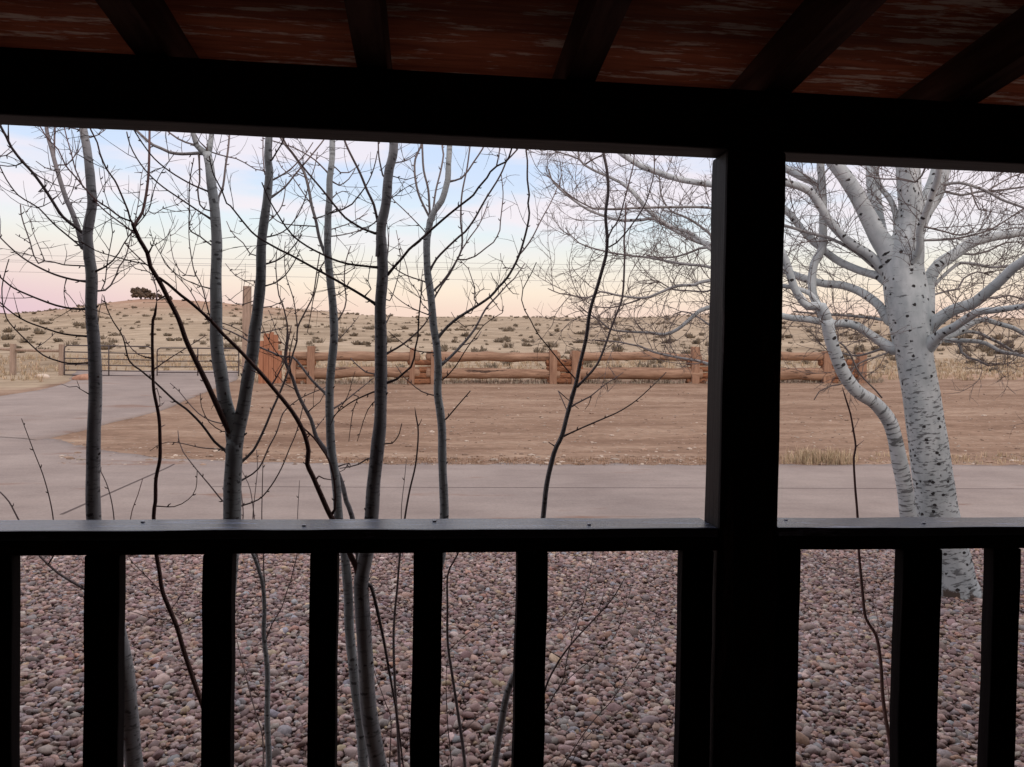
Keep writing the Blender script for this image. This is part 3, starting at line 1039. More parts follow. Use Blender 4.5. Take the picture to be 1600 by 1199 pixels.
C = Tree('young_aspen', 'forked pale young aspen before the metal gate with a red-brown limb leaning left', 'tree', 2.9, M_young, G1, 22)
C.limb('32,25:338,1215 346,1050 356,900 361,850 363,808 364,760 366,710 366,678', part='trunk', root=True)
C.limb('23,13:365,722 366,700 362,660 354,636 347,598 340,554 338,515 338,482 338,440 339,400 337,356 334,313 330,285 327,257 323,240', part='trunk', dz=0.1)
C.limb('22,9:365,722 368,700 374.5,665 382,627 388,590 394,554 398,515 401,497 405,455 407,427 408,398 409.6,373 414,337 417,309 420,281 421,267 418,245 419.5,218 421,180 422,140', part='trunk', dz=-0.05)
C.limbs('''
9,7,0.1:324,244 328,228 330,214 332,190 334,150
9,6,0.0:324,244 315,236 307,228 302,211 298,180 294,150
7,5,0.2:318,240 310,240 285,241 265,238 252,232 239.5,227 222.5,213 210,200 196,180
4,3:308,228 290.5,222.7 278,217 265,208 250,194
3,2:324,234 312,222 306,211
4,3:311,244 312,285 309,296 312.5,320 319,327 330,330
3.6,2.4,-0.25:325,299 310,293 293,285 265,268 241,248 226,229 214,211 204,190
3.6,2.4,-0.1:336,346 329,342 315,333 300,323 279,309 254,292 232,272 214,248 203,226 198,206
5,3.5,0.3:339,325 341.6,308 348.7,291 353,257 356,236 358,215 360,180
3,2:330,238 342,242 354,245 368.5,248 383,255 400,265 412,267
3,2:330,383 313,370 300,363 295.5,357 296,327 295.5,299 297.6,275 303,247
2.4,1.3:329,451 313,447 291,438 271,425 258,412 251,397 243,384 239.5,377 234,358
3,1.8:329,497 316,449 305,428 300,407 296,378 295.5,352 300,340 306,330
2.4,1.2:329,506 315,487 298,456 280,435 262,415 248,392 238,375
2.2,1.2:305,432 290,430 275,415 268,390 265,358
6,2:356,708 350,702 335,690 315,663 291,639 274,627 243,598 219,578 202,564 192,527 177,503 167,482 162,462
3,1.6:356,662 349,662 330,658 310,646 294,629 280,612 266,599
2.6,1.4:360,675 347,674 327,660 315,636 313,615
3,1.2:356,703 344,702 315,700 284,693 262,691 245,697 234,705
3.6,1.6:354,786 348,783 325,755 308,735 286,706 280,690 278,673
6,2.4,0.3:372,724 378,721 396,704 413,670 425,641 435,619 444.6,595 452,573.5 458,552 464,533 465,512 477,487 489,462 494.6,427 500,394
3,1.5,0.2:465,515 462,490 458,466 451,445 446,427 444,398 446,378
4,2,0.35:370,752 377,751 403.5,733 420,699 432.5,675 442,646 457,631 476,619 510,605
3.6,2:368,793 372,792 403.5,781 423,760 440,731 452,702 464,673 476,624
4,2.6:418,309 424,308 445,293 459,275 480,251 502,224 515,205
3.6,2:420,282 427,281 448,269 462,257 480,237 489,223
3.6,2.4:420,252 425,250 432,238 439,227 446,212
3,1.8:412,348 419,347 436,330 443,313 446,293 447,280
3.2,1.8:408,372 415,371 433,367 450,357 465,337 476,313 482,289 492,260 496,238
4,2:405,413 413,413 431,408 448,397 462,381 472,366
3.4,1.8:404,449 411,448 428,443 445,431 459,411 469,390
3.2,1.5:402,481 410,480.6 424,479 438,473 445,466
3.4,1.5:396,521 402,521 424,517 448,510
2.6,1.4:402,439 397,439 382,438.7 368,431 360,422 352,412
2.6,1.3:401,468 397,470 381,475.6 368.5,475 360,469 352,462
3,1.6:405,401 401,400 391,397 380,380 368,370 360,360 354,346
3,2:415,269 408,266 400,265
3,2:414,273 411,245 411,220 411,200
2.4,1.6:351,506 372,515 392,528 400,534
2,1:346,600 340,620 330,640
''')

# the leaning red-brown limb of the same tree
C.limb('10,6.5,-0.15:369,705 370,690 359,675 344,644 325,603 301,554 290,530 279,499 265,472 255,452 244,432 235,417 230,395 218,375 211,360 207,349', part='branch', mat=M_red)
C.limbs('''
6,4.5:209,353 216,343 222.5,332 228,306 232,271 233,242 233.6,208 235,170
4,3:209,351 205,346 203,342 200,330 187,299 179,282 166,264 156,240 152,223 142,203 134,180
3.8,2.4:205,346 187,339 170,326 149,312 133,295 120,279 102,258 91,234 75,218 64,200 50,180
3,2.2:136,297 130,293 125,281 118,265 112,242 105,218 101,201 98,180
3.4,2.4:212,366 200,357 170,335 149,315 140,300
2.4,1.4:211,355 232,329 239,302 247,279 258,261 271,242
2,1.2:210,350 211,344 217,311 220,280 224,262
2,1:232,330 241,335 255,326 276,320 293,310
3.4,1.2:231,398 238,385 244,368
2.8,2:228,413 205,408 175,400 150,392 130,380 115,376
2.8,2:228,413 210,396 195,380 200,371 206,362
2.4,1.6:237,428 230,424 212,420 203,412
3,2:245,470 245,456 241,438 237,428
1.6,1:214,366 206,370 205,385 212,381
''', mat=M_red)
C.build(dict(L=0.17, r=0.0016, lvl=1, step=0.17, below=500, kids=(0.07, 0.45), rmax=0.010))

D = Tree('aspen_sucker', 'thin dark upright aspen sucker with knobbly buds in front of the wedge of bare dirt', 'tree', 2.8, M_red, None, 24)
D.limb('8,4:352,1215 345,1199 330,1140 308,1080 293,1035 278,984 266,954 254,924 249,890 245,868 240,808 243,784 244,748 250,718 250,687 248,651 240,610 239,578 238,530 239,500 242,492 245,470', part='trunk', root=True)
D.limbs('''
2.6,1.6:241,577 264,561 291,544 313,530 322,524
3,1.6:238,560 216,554 199,537 193,524
2.6,1.4:243,791 272,792 294,781 306,764 308,736
2.4,1.4:254,927 232,904 212,884 200,868 196,840
2,1.2:266,969 248,967 230,964 214,958 199,954
2.2,1:266,954 278,938 287,924 295,905 299,888
2,1:276,980 295,970 314,958
3,1.6:250,668 258,664
2,1:245,607 249,620 250,632 256,630
1.8,1:248,636 254,632 257,628
2.4,1.6:204,870 204,810 216,772 223,748
''')
D.build(None)

E_ = Tree('young_aspen', 'thickest dark young aspen right of centre, straight trunk rising in front of the log fence', 'tree', 2.85, M_youngd, G1, 25)
E_.limb('27,16:596,1230 590,1190 577,1110 570,1020 567,960 565,905 572,867 580,808 583.6,757 589.4,699 595,655 595,597 595,538 594.5,480 596,455 598,427 597,398 595,373 595,349', part='trunk', root=True)
E_.limb('15.5,13,0:594,400 594.5,385 595,362 596,348 601,330 604,309 606,281 608,264 613,245 615,225 615,190 616,150', part='trunk')
E_.limbs('''
6,4,0.1:590,345 584,320 574,299 562.7,271 548.5,242.6 540,224 532,200
5,3,0.1:586,365 575,361 565,357 540,341 530,330 514,310 502,295 480,269 466,251 448,227 440,212 432,190
3.6,2.8:600,276 598,274 592,245 591,225 590,200
6,3.5,-0.1:600,432 606,429 616,417 628,404 639,390 653,378 674,359 696,340 717,323 740,305 748,293 761,278 766,269 776,260 791,253 799,234 804,210
3.4,2.4:776,259 779,245 781,232 782,210
5,2.6,-0.12:592,418 587,418 568,416 551,414 530,409 509,400 480,385 459,370 448,357 435,337 422,315 415,300 409,285
6,2.4,-0.1:590,478 585,474 560,458 530,441 493,420 451,397 438,391 402,370 385,353 360,322 354,318 347,299 333,271 327,244
3.6,2:592,585 586,585 572,582 554,567 548,560
4.5,1.6,0.1:592,612 583,613 554,626 537,637 522,650 516,665
5,2.6,0.15:600,556 604,553 630,538 656,515 668,500 674,488
5,2.4:600,598 606,598 620,593 630,584 642,574 647,560 649,544 653,526 654,500 657,469 660,440
3,2,0.0:598,694 613,693 624,678 628,662
4,2:574,717 560,726 545,730 531,732
4,1.2:594,408 604,408 606,395 607,370 604,345
2.6,1.4:590,344 583,350 575,356 560,362 545,371
3,1.6:618,255 632,252 648,243 660,228
2.4,1.4:612,275 622,278 635,281 648,277 660,270
2.4,1.2:610,311 625,300 640,290 655,284
4,1.8:601,507 606,500 610,490
2.6,1.4:595,620 575,640 558,690
2.4,1.2:580,452 575,440 578,420 582,400
2.6,1.3:609,470 620,440 626,410 622,380
8,3,0.1:570,910 580,916 594,974 609,1055 621,1124 629,1190 632,1215
''')

# dark sucker that crosses from the thick trunk's foot up to the left
E_.limb('10,4.5,-0.12:564,912 556,885 547,867 535,835 517,807 505,781 488,743 480,725 482,704 474,675 457,644 430,610 407,583 370,543 348,522 330,502 300,475 283,462 262,444 248,434', part='branch', mat=M_red)
E_.limbs('''
5,3,0.0:517,806 523,796 524,782 522,750 514,720 503,702 490,684 470,665 457,647
4,2:480,718 476,712
3.4,2:498,744 506,748 518,750
2.6,1.4:404,584 390,577 372,570
3.2,2.2:424,603 432,590 446,560 450,535 455,510
''', mat=M_red)
E_.build(dict(L=0.18, r=0.0016, lvl=1, step=0.17, below=480, kids=(0.07, 0.45), rmax=0.010))

FF = Tree('young_aspen', 'slender pale aspen between the forked aspen and the thickest dark trunk', 'tree', 3.05, M_young, G1, 27)
FF.limb('16,11.5:569,1225 566,1160 562,1124 553,1050 547,990 544,930 539,867 529,807 524.5,748 518,699 515,651 515,614 517,578 522,530 522,504 520,469 516,434 513,405 512,373', part='trunk', root=True)
FF.limb('11.5,8:513,405 512,385 512,373 512,337 514,309 515,281 519,252 520,221 521,180', part='trunk')
FF.limbs('''
7,5,0.15:513,405 507,394 499,372 493,343 487,323 482,295 476,271 469,257 456,238 443,223 434,205
3.4,2.4:514,273 513,271 493,251 476,240 459,231 442,225 425,220 410,216
3.6,2,-0.1:512,334 516,333 536,327 550,319 558,309 571,292 581,272 587,252 590,236
3,1.8:512,371 514,370 537,367 560,361 575,354
2.6,1.6:512,360 516,359 544,350 560,342 574,334
3,1.8:494,356 493,354 459,352 442,350 426,340 415,328
3.4,1.8:489,340 495,341 510,336 528,325
3,2:524,262 532,270 545,270 556,262
3,2:521,285 530,290 545,280 555,264
2.6,1.5:516,312 526,303 535,299 545,300
2.8,1.6:490,325 478,308 466,290 455,275 440,262 430,240
2.6,1.4:478,278 466,272 455,274 445,268
2.8,1.6:511,405 500,420 494,450 489,470 484,500 480,520
2.6,1.6:514,430 530,429 540,428 552,420 560,410
2.6,1.4:519,463 530,460 540,452 545,440
6,3:514,622 512,618 488,595 471,573 457,558 440,557 420,549 400,540 380,528 360,518 347,513
2.4,1.4:520,540 532,528 548,510 560,495
2.4,1.2:516,660 530,640 543,620 549,600 555,580
4,1.8:518,640 535,630 560,610 585,590
2.4,1.4:560,620 552,640 548,665 545,690
3.6,2.2:522,508 535,490 541,470 538,440 540,410 548,385
''')
FF.build(dict(L=0.18, r=0.0015, lvl=1, step=0.15, below=500, kids=(0.07, 0.5), rmax=0.010))

GG = Tree('aspen_sucker', 'grey leaning sucker with a wandering tip, rising left out of the slender pale aspen', 'tree', 2.95, M_youngd, None, 28)
GG.limb('13,4,0.25:585,1225 580,1150 574,1050 566,950 560,870 550,807 541,784 534,755 524,731 510,704 495,685 486,656 474,634 464,612 457,590 447,569 446,550 449,530 449,508', part='trunk', root=True)
GG.limbs('''
3.6,2,0.1:449,520 449,507 442,476 436,462 433,440 431,420 432,394
3,1.6:455,585 452,560 455,540 460,520
2.4,1.4:480,645 490,636 500,628 508,613
2.4,1.2:492,672 505,655 512,645
2.4,1.4:447,565 436,556 425,540 414,520 405,495
2.2,1.2:466,612 455,605 445,600 436,590 425,575
2.2,1.2:452,545 440,535 432,520 426,500 420,485
3,1.6:545,724 538,734 530,738
''')
GG.build(dict(L=0.15, r=0.0015, lvl=1, step=0.12, below=640, kids=(0.07, 0.5), rmax=0.006))

J = Tree('young_aspen', 'pale young aspen left of the porch post with long limbs sweeping up to the right', 'tree', 3.1, M_young, G1, 29)
J.limb('17,10.5:660,1230 664,1100 670,1000 683,900 690,860 694,807 693,757 691.6,713 691,670 688,640 684,611 685,567 683,538 678,509 675,480 672,455 668,427 667,398 667,377 669,360 672,344', part='trunk', root=True)
J.limb('10.5,8:667,385 668,372 670,360 672,346 679,330 690,315 696,298 700,281 701,257 703,230 704,190', part='trunk')
J.limbs('''
5,4:672,342 662,322 653,300 648,271 649,249 657,230 664,205
5,4:672,340 671,323 669,295 662,266 660,232 659,205
4.5,3.6:677,330 681,298 689,266 693,242 691,230 689,205
4,3:702,284 721,279 731,268 740,254 754,233 762,215
3,2:663,362 662,360 645,342 630,327 618,316 611,308 604,296
5,3,-0.15:670,424 672,422 682,405 696,390 717,370 727,362 741,343 751,325 762,306 776,284 785,267 791,252 808,234 818,212
3.2,2:666,442 663,440 636,431 619,421 606,409 600,400
5,3,0.2:674,458 677,455 689,443 703,425 713,408 721,390 722,366 720,347 721,312 724,291 730,262 734,231 738,205
4,2,0.3:676,469 690,446 703,428 715,405 722,390 735,370 747,354 757,333 763,315
3.4,2:714,406 728,406 742,401 759,388 771,379 781,360 782,345 785,319 786,301 783,272
7,3.5,-0.2:682,530 686,526 700,510 718,495 739,482 766,464 779,449 792,435 806,411 815,388 824,354 827,333 825,318 827,305 824,281 824,251 822,235 822,205
3.6,2.2:808,402 819,390 832,371 846,343 859,320 867,303 872,290
7,2,0.35:686,571 690,570 706,556 723,538 741,515 759,483 778,462 792,446 803,436 813,422 820,412
3.2,1.6,-0.1:691,594 710,575 726,550 734,538 746,521 755,509 771,497 785,489 787,478
3.4,2.2:692,656 697,655 715,634 735,611
3,1.6:684,619 678,618 659,612 642,599 630,588 618,570
3,1.5:680,552 674,551 648,548 627,535 607,518
2.8,1.5:674,493 669,492 656,487 639,479 619,465 606,451
2.4,1.4:671,488 665,480 660,476 652,455 640,440 636,420 630,400 622,375 619,360
2.2,1.4:672,470 664,470 657,455 658,440 661,420
2.4,1.4:718,540 730,538 745,530 752,518
2.4,1.4:755,508 740,508 725,510 712,500 705,488
2.6,1.6:741,468 742,450 737,435 732,420 722,410 716,402
2.4,1.4:742,465 750,455 757,450
2.4,1.4:736,490 744,470 741,450 735,440
2.4,1.4:767,466 775,476 781,485 787,486
2.4,1.4:788,440 795,452 802,459 811,460
2.2,1.3:806,412 812,418 818,420 825,416
2.2,1.3:798,420 790,418 783,408 782,396
2.2,1.3:778,445 770,435 767,426
''')
J.build(dict(L=0.17, r=0.0015, lvl=1, step=0.19, below=500, kids=(0.07, 0.5), rmax=0.009))

K = Tree('young_aspen', 'slim bluish young aspen leaning right, closest to the left side of the porch post', 'tree', 3.0, M_youngd, G1, 30)
K.limb('12,6.5:768,1225 774,1190 783,1133 789,1095 798,1068 815,1030 830,960 842,870 849,806 854,760 866,707 878,681 887,646 898,608 903,590', part='trunk', root=True)
K.limb('6.5,4.5,-0.1:893,622 899,604 902,592 907,567 916,529 922,485 934,446 943,415 947,400 949,373 946,335 950,300 948,265 943,240 940,210', part='trunk')
K.limbs('''
6,4,0.3:902,604 918,588 933,570 945,542 954,515 962,494 970,474 974,450 976,397 975,379 977,349 978,317
3.6,2.6:949,374 957,357 967,342 980,296 989,261 991,242 993,215
3.6,2.6:947,386 952,386 964,379 976,366 994,342 1008,319 1016,295 1022,270 1022,242
3,2:900,595 898,591 880,571 863,550 840,521 829,500 820,485 815,469 817,452 822,442 831,426 838,410
4,2.2,0.15:880,682 902,672 927,661 962,646 978,637 994,626 1010,612 1024,599 1041,582
4,1.4,0.3:896,634 898,632 910,626 922,620 948,599 960,592 974,582
3,2:884,656 887,644 880,628 872,611
2.6,1.6:872,611 889,626 904,639
3,2:867,698 866,697 857,691
2.2,1.2:924,620 920,632 914,640
2,1:948,600 950,612 962,600
''')
K.build(dict(L=0.14, r=0.0015, lvl=1, step=0.2, below=560, kids=(0.07, 0.5), rmax=0.008))

Q = Tree('aspen_sucker', 'thin sucker with side shoots over the gravel between fourth and fifth balusters from left', 'tree', 3.15, M_youngd, None, 31)
Q.limb('6,2.4:728,1225 726,1190 717,1124 708,1064 700,1005 699,950 699,900 707,880 714,868 722,845', part='trunk', root=True)
Q.limbs('''
2,1:701,1017 725,995 759,972 780,952 795,936
3,1.4:707,1215 705,1190 699,1124 697,1061 700,1030
2,1:723,1142 742,1125 762,1103
2,1:714,1090 728,1065 740,1035
''')
Q.build(None)

NN = Tree('aspen_sucker', 'thin upright brown sucker just right of the foot of the thickest aspen', 'tree', 3.2, M_youngd, None, 32)
NN.limb('5,2.2:626,1225 622,1150 617,1064 615,990 621,915 625,867 633,807 640,767 649,728 653,690 653,667 650,650 648,636', part='trunk', root=True)
NN.limbs('''
2.2,1.2:653,667 657,660 659,655
2.2,1.2:629,870 627,801 632,750 635,719
3,1.6:611,1215 609,1190 611,1127 603,1100 592,1070 584,1046
2,1:612,1128 625,1115 640,1104
2,1.2:640,1215 639,1133 634,1085 630,1055
''')
NN.build(None)

SS = Tree('aspen_sucker', 'spray of fine grey suckers fanning right over the gravel below the left bay rail', 'tree', 3.1, M_youngd, None, 33)
SS.limb('5,1.6:840,1225 843,1150 846,1110 853,1073 866,1045 882,1020 900,998 924,972 940,955 957,936 968,918 978,900', part='trunk', root=True)
SS.limbs('''
3,1.2:846,1108 853,1109 866,1085 879,1064 884,1040 888,1019 898,985 908,953 918,915 927,867 929,845
2.4,1.1:872,1078 879,1070 900,1050 924,1031 942,1012 960,995 975,955 987,918
2.4,1.1:850,1010 855,989 870,975 885,959 905,932 925,912 945,893
3,1.2:862,1225 870,1209 879,1199 900,1165 924,1130 940,1112 954,1097 972,1072 989,1049 1001,1030 1010,1010 1020,985 1026,960
2.4,1.1:880,1225 891,1199 900,1178 912,1157 932,1138 954,1121 975,1105 998,1088
2,1:954,1098 965,1080 968,1062
2,1:912,1157 935,1153 958,1150
1.8,1:935,955 943,930 945,905
''')
SS.build(dict(L=0.10, r=0.0011, lvl=0, step=0.14, below=1100, kids=(0.07, 0.5), rmax=0.006))

MM = Tree('aspen_sucker', 'single dark wavy sucker right of the porch post, between the post and the white aspen', 'tree', 3.15, M_red, None, 34)
MM.limb('7,2.4:1398,1225 1396,1199 1390,1157 1380,1094 1376,1034 1369,993 1353,966 1348,930 1342,864 1340,808 1336,760 1334,716 1337,698 1333,670 1329,647 1322,625 1316,605', part='trunk', root=True)
MM.limbs('''
2,1:1337,698 1344,693 1350,688
1.8,1:1331,675 1338,664 1342,655
2.4,1.2:1371,995 1372,980 1372,970 1366,945 1360,925
2,1:1372,1000 1362,985 1352,975 1347,960
3,1.4:1395,1190 1391,1130 1388,1080 1385,1060 1380,1040
2,1:1378,1096 1370,1090 1360,1082
''')
MM.build(None)

TT = Tree('aspen_sucker', 'pale bent sucker between the third and fourth balusters with twin bare shoots', 'tree', 3.1, M_young, None, 35)
TT.limb('10,5:420,1225 420,1190 418,1124 418,1050 412,990 413,950 411,915 406,895 398,872 388,850 378,820', part='trunk', root=True)
TT.limbs('''
3,1.6:414,918 412,890 411,850 409,808 410,760 411,721
3,1.5:400,870 397,808 391,765 384,748 377,733
2.4,1.4:407,892 399,850 395,808 402,738 401,704
3.4,2.4:374,850 380,806 376,762
3,1.6:415,1000 425,975 440,950 448,925 455,905
3.4,2:413,1215 410,1150 401,1120 390,1080 380,1040 370,1000
2.4,1.2:465,860 465,807 467,770 468,751
1.8,1:375,906 384,890 388,870
''')
TT.build(None)


# ---- the old white aspen -----------------------------------------------------------------
W = Tree('white_aspen_tree', 'big old white-barked aspen with black knots, right of the porch post', 'tree', 5.76, M_big, None, 41, ymin=4.3)
W.limb('92,56:1500,985 1492,952 1482,905 1478,870 1466,805 1455,720 1444,650 1436,600 1429,560 1424,520 1418,470 1411,420 1416,385 1423,345 1422,300 1419,266 1417,220 1414,160', part='trunk', root=True, dz=0.12)
_i, _p, _w, _a, _m = W.paths[-1]
W.paths[-1] = (_i, _p, np.interp(_i[:, 1], [160, 265, 320, 355, 395, 425, 470, 520, 560, 600, 650, 720, 805, 870, 905, 930, 952, 985],
                                 [34, 37, 38, 44, 60, 66, 69, 64, 58, 59, 60, 62, 65, 72, 80, 90, 108, 140]) / 2400 * _i[:, 2], _a, _m)
W.limb('27,10,0.35:1443,548 1447,510 1449,470 1450,442 1458,424 1472,410 1488,400 1520,379 1547,371 1575,367 1600,363 1650,352', part='trunk', root=True)
W.limb('36,26,0.2:1418,400 1424,375 1431,352 1444,325 1458,300 1469,266 1478,230 1486,170', part='trunk', root=True)
W.limb('30,19,-0.25:1464,975 1462,948 1447,890 1432,840 1420,807 1414,765 1404,714 1391,662 1368,631 1337,610 1316,579 1303,546 1296,520 1292,500', part='trunk', attach=False)
W.limbs('''
36,21,-0.1:1410,430 1390,395 1373,370 1354,335 1336,300 1319,275 1305,258 1285,230 1262,200
26,22,0.6:1400,430 1385,395 1372,350 1366,306 1363,266 1362,220
12,8,0.1:1402,385 1401,346 1392,314 1373,288 1368,261 1366,230
12,12,-0.5:1418,475 1421,458 1421,421 1437,389 1437,360 1448,328 1461,293 1467,264 1470,230
18,5,-0.35:1395,545 1387,542 1362,525 1340,510 1319,505 1298,506 1262,499 1227,495 1165,476 1104,482 1080,497 1059,515 1038,523 1015,520
5,2,-0.3:1020,521 1015,520 973,518 952,514 938,502 922,492 905,478
17,7,0.4:1400,505 1383,492 1373,477 1348,458 1319,447 1291,444 1277,441 1248,432 1200,412 1165,400 1108,382 1081,373 1050,356 1029,342 1006,321 989,300 971,286
6,2.4,0.1:975,289 971,286 948,275 927,266 913,258 905,249 904,238 903,215
3,2:905,249 890,243 870,237 850,228
3,2:913,258 925,250 945,240 960,225
15,9,0.5:1400,450 1373,432 1347,424 1315,411 1288,392 1261,368 1227,328 1190,310 1150,297 1108,288 1067,282 1032,271 1003,260 985,250 965,236
17,12,-0.4:1395,435 1381,421 1360,400 1328,379 1301,352 1285,328 1267,301 1245,290 1227,285 1190,262 1150,240
6,4,-0.6:1385,435 1373,424 1344,400 1320,384 1293,371 1261,363 1227,353 1180,340 1109,325 1050,324 997,325 962,327 927,326
3,1.4,-0.1:930,327 927,326 903,314 884,300 866,284 850,270
16,12,-0.2:1285,480 1276,479 1262,479 1245,457 1235,431 1228,407 1210,375 1190,345
16,13,0.15:1292,503 1282,491 1275,472 1269,453 1272,413 1285,387 1286,347 1285,293 1282,256 1280,215
10,1.6,-0.3:1290,500 1284,491 1277,474 1265,459 1245,451 1220,447 1180,442 1106,439 1085,445 1058,447 1032,457 1016,464 997,466 962,461 938,456 918,466 892,461 875,459 856,451
14,12,0.2:1285,318 1275,288 1253,277 1227,264 1200,248
8,3,0.3:1130,392 1108,387 1076,363 1050,357 1022,342 1003,344 968,344 945,338 919,328 898,314 875,296 861,279 857,265
5,2.4,0.3:1125,388 1106,363 1076,342 1050,331 1038,317 1032,300 1031,282 1028,262
6,2.4,0.4:1130,418 1106,387 1080,394 1058,401 1032,403 1010,400
6,1.6,0.3:1140,430 1106,417 1081,414 1050,410 1015,403 980,399 945,393 919,386 905,380 892,368 883,356
4,1.8,0.3:1135,440 1106,455 1085,455 1050,452 1030,440 1015,444
3,1.4,0.2:1000,468 976,476 954,481 927,478 910,467 897,462
6,2.4,0.3:1150,600 1120,574 1090,564 1059,559 1021,550 1000,541 989,539 962,534 930,532
5,2,0.4:1130,520 1104,505 1085,492 1065,487 1052,492
24,16,-0.4:1440,545 1454,511 1478,491 1499,481 1520,474 1542,457 1563,438 1584,418 1600,407 1640,375
20,8,-0.7:1436,555 1456,535 1471,521 1491,511 1511,498 1528,488 1556,485 1577,482 1600,479 1650,470
14,6,0.3:1450,550 1459,539 1478,525 1492,522 1508,513 1525,502 1541,499 1556,505 1584,513 1600,522 1640,540
9,5,-0.3:1478,532 1492,532 1520,533 1541,537 1559,547 1577,552 1600,557 1640,570
7,4,0.4:1500,520 1508,518 1528,520 1546,529 1563,537 1584,550 1610,562
6,3.5:1490,533 1498,536 1503,551 1513,559 1528,563 1545,572
5,2,0.5:1500,395 1520,398 1545,392 1570,380 1600,378
6,4,-0.2:1455,300 1462,294 1474,289 1499,286 1520,291 1542,299 1563,311 1584,319 1600,325 1640,340
5,3,0.3:1465,300 1479,300 1502,305 1527,300 1556,298 1600,292 1640,285
4,2.4,0.3:1440,352 1447,355 1476,362 1500,368 1520,362
4,2.6,0.4:1440,376 1471,375 1510,370 1547,359 1577,341 1600,326 1640,305
7,4,0.6:1455,450 1470,435 1485,421 1502,411 1527,413 1549,418 1577,415 1610,410
4,2.4:1455,462 1479,455 1496,452 1506,435 1527,425 1545,430
4,2.6:1520,470 1536,465 1556,466 1577,462 1600,469 1630,478
5,3,0.3:1390,540 1370,548 1340,556 1316,552 1300,540
4,3:1300,545 1312,535 1328,553 1338,575 1350,592 1368,610 1378,622
3.6,2,-0.4:1400,540 1385,552 1350,564 1335,575 1320,598 1300,603 1280,612 1272,625
6,3,0.2:1380,500 1362,497 1330,494 1300,492 1275,490 1240,487
3.5,2,0.3:1540,300 1560,288 1580,277 1600,270
3.5,2,-0.2:1516,291 1520,305 1530,328 1545,330
4,2.4,0.2:1450,255 1440,275 1430,285 1405,280 1380,280 1355,275
''')
# roots flaring at the foot
W.limbs('''
26,10,-0.10:1492,900 1506,925 1517,942 1526,962
24,9,-0.30:1486,905 1484,940 1478,972
14,4,0.05:1502,890 1515,906 1527,916
20,8,-0.15:1470,905 1456,935 1446,960
''', part='root')
W.build(dict(L=0.68, r=0.0034, lvl=2, step=0.085, below=590, kids=(0.075, 0.46), rmax=0.05, seg=0.035, up=0.30, start=0.12))


# ------------------------------------------------------------------ log fence, gates
def cyl(mb, p0, p1, r0, r1=None, sides=12, lump=0.06, seed=0.0, n=10):
    r1 = r0 if r1 is None else r1
    P = np.array([np.array(p0) * (1 - s) + np.array(p1) * s for s in np.linspace(0, 1, n)])
    P[:, 2] += np.array([0.06 * noise.noise((seed + p[0] * .5, 0, 3)) for p in P])
    tube(mb, P, np.linspace(r0, r1, n), sides, lump, seed)


FY = 28.0
fence = empty('log_fence', at(800, 601, FY))
tag(fence, 'long rustic fence of thick orange logs stacked between squared posts beyond the dirt yard', 'fence')


def fpart(mb, name, mat):
    o = mb.build(name, mat, None, smooth=False)
    o.parent = fence
    o.matrix_parent_inverse = Matrix.Translation(-Vector(fence.location))
    return o


def fpost(x0, x1, ytop, ybot, Y=FY, dy=0.24):
    a = at(x0, (ytop + ybot) / 2, Y); c = at(x1, (ytop + ybot) / 2, Y)
    zt = at((x0 + x1) / 2, ytop, Y)[2]; zb = ground_z(a[0], Y) - 0.15
    o = timber('post', (a[0], Y - dy / 2, zb), (c[0], Y + dy / 2, zt), M_post, None, 0.02, 0.012, 8, 2)
    o.parent = fence
    o.matrix_parent_inverse = Matrix.Translation(-Vector(fence.location))


for (a, c, tp) in ((455, 463, 555), (480, 492, 541), (640, 648, 544), (673, 681, 548), (858, 870, 547), (893, 907, 548), (1080, 1092, 542),
                   (1116, 1127, 545), (1285, 1298, 549), (1340, 1352, 551)):
    fpost(a, c, tp, 602)
sd_k = 0
for (x0, x1) in ((463, 641), (681, 860), (906, 1081), (1126, 1286)):
    for (yc, wpx) in ((556.5, 14.5), (583, 19)):
        mb = MB()
        sd_k += 1
        yl = yc + RNG.uniform(-1, 1); yr = yc + RNG.uniform(-1, 1) + (1.5 if x0 > 650 else 0)
        rr = wpx / 2 / 1200 * FY
        cyl(mb, at(x0 - 14, yl, FY + 0.1), at(x1 + 14, yr, FY + 0.1), rr * RNG.uniform(.88, 1.12), rr * RNG.uniform(.78, 1.08), 14, 0.22, sd_k * 3.3, 24)
        for at_ in ('bk',): pass
        o = fpart(mb, 'log_rail', M_log)
        o.data.polygons.foreach_set('use_smooth', np.full(len(o.data.polygons), True))
# short stacked logs between the paired posts
for (x0, x1) in ((636, 679), (851, 912), (1072, 1130), (1280, 1346), (446, 494)):
    for j, yc in enumerate((567, 577.5, 587, 596.5)):
        mb = MB()
        r = RNG.uniform(0.105, 0.135)
        cyl(mb, at(x0 + RNG.uniform(0, 4), yc, FY + .08), at(x1 - RNG.uniform(0, 4), yc, FY + .08), r, r * .95, 10, 0.1, j * 2.1 + x0, 5)
        fpart(mb, 'stacked_log', M_endgrain)

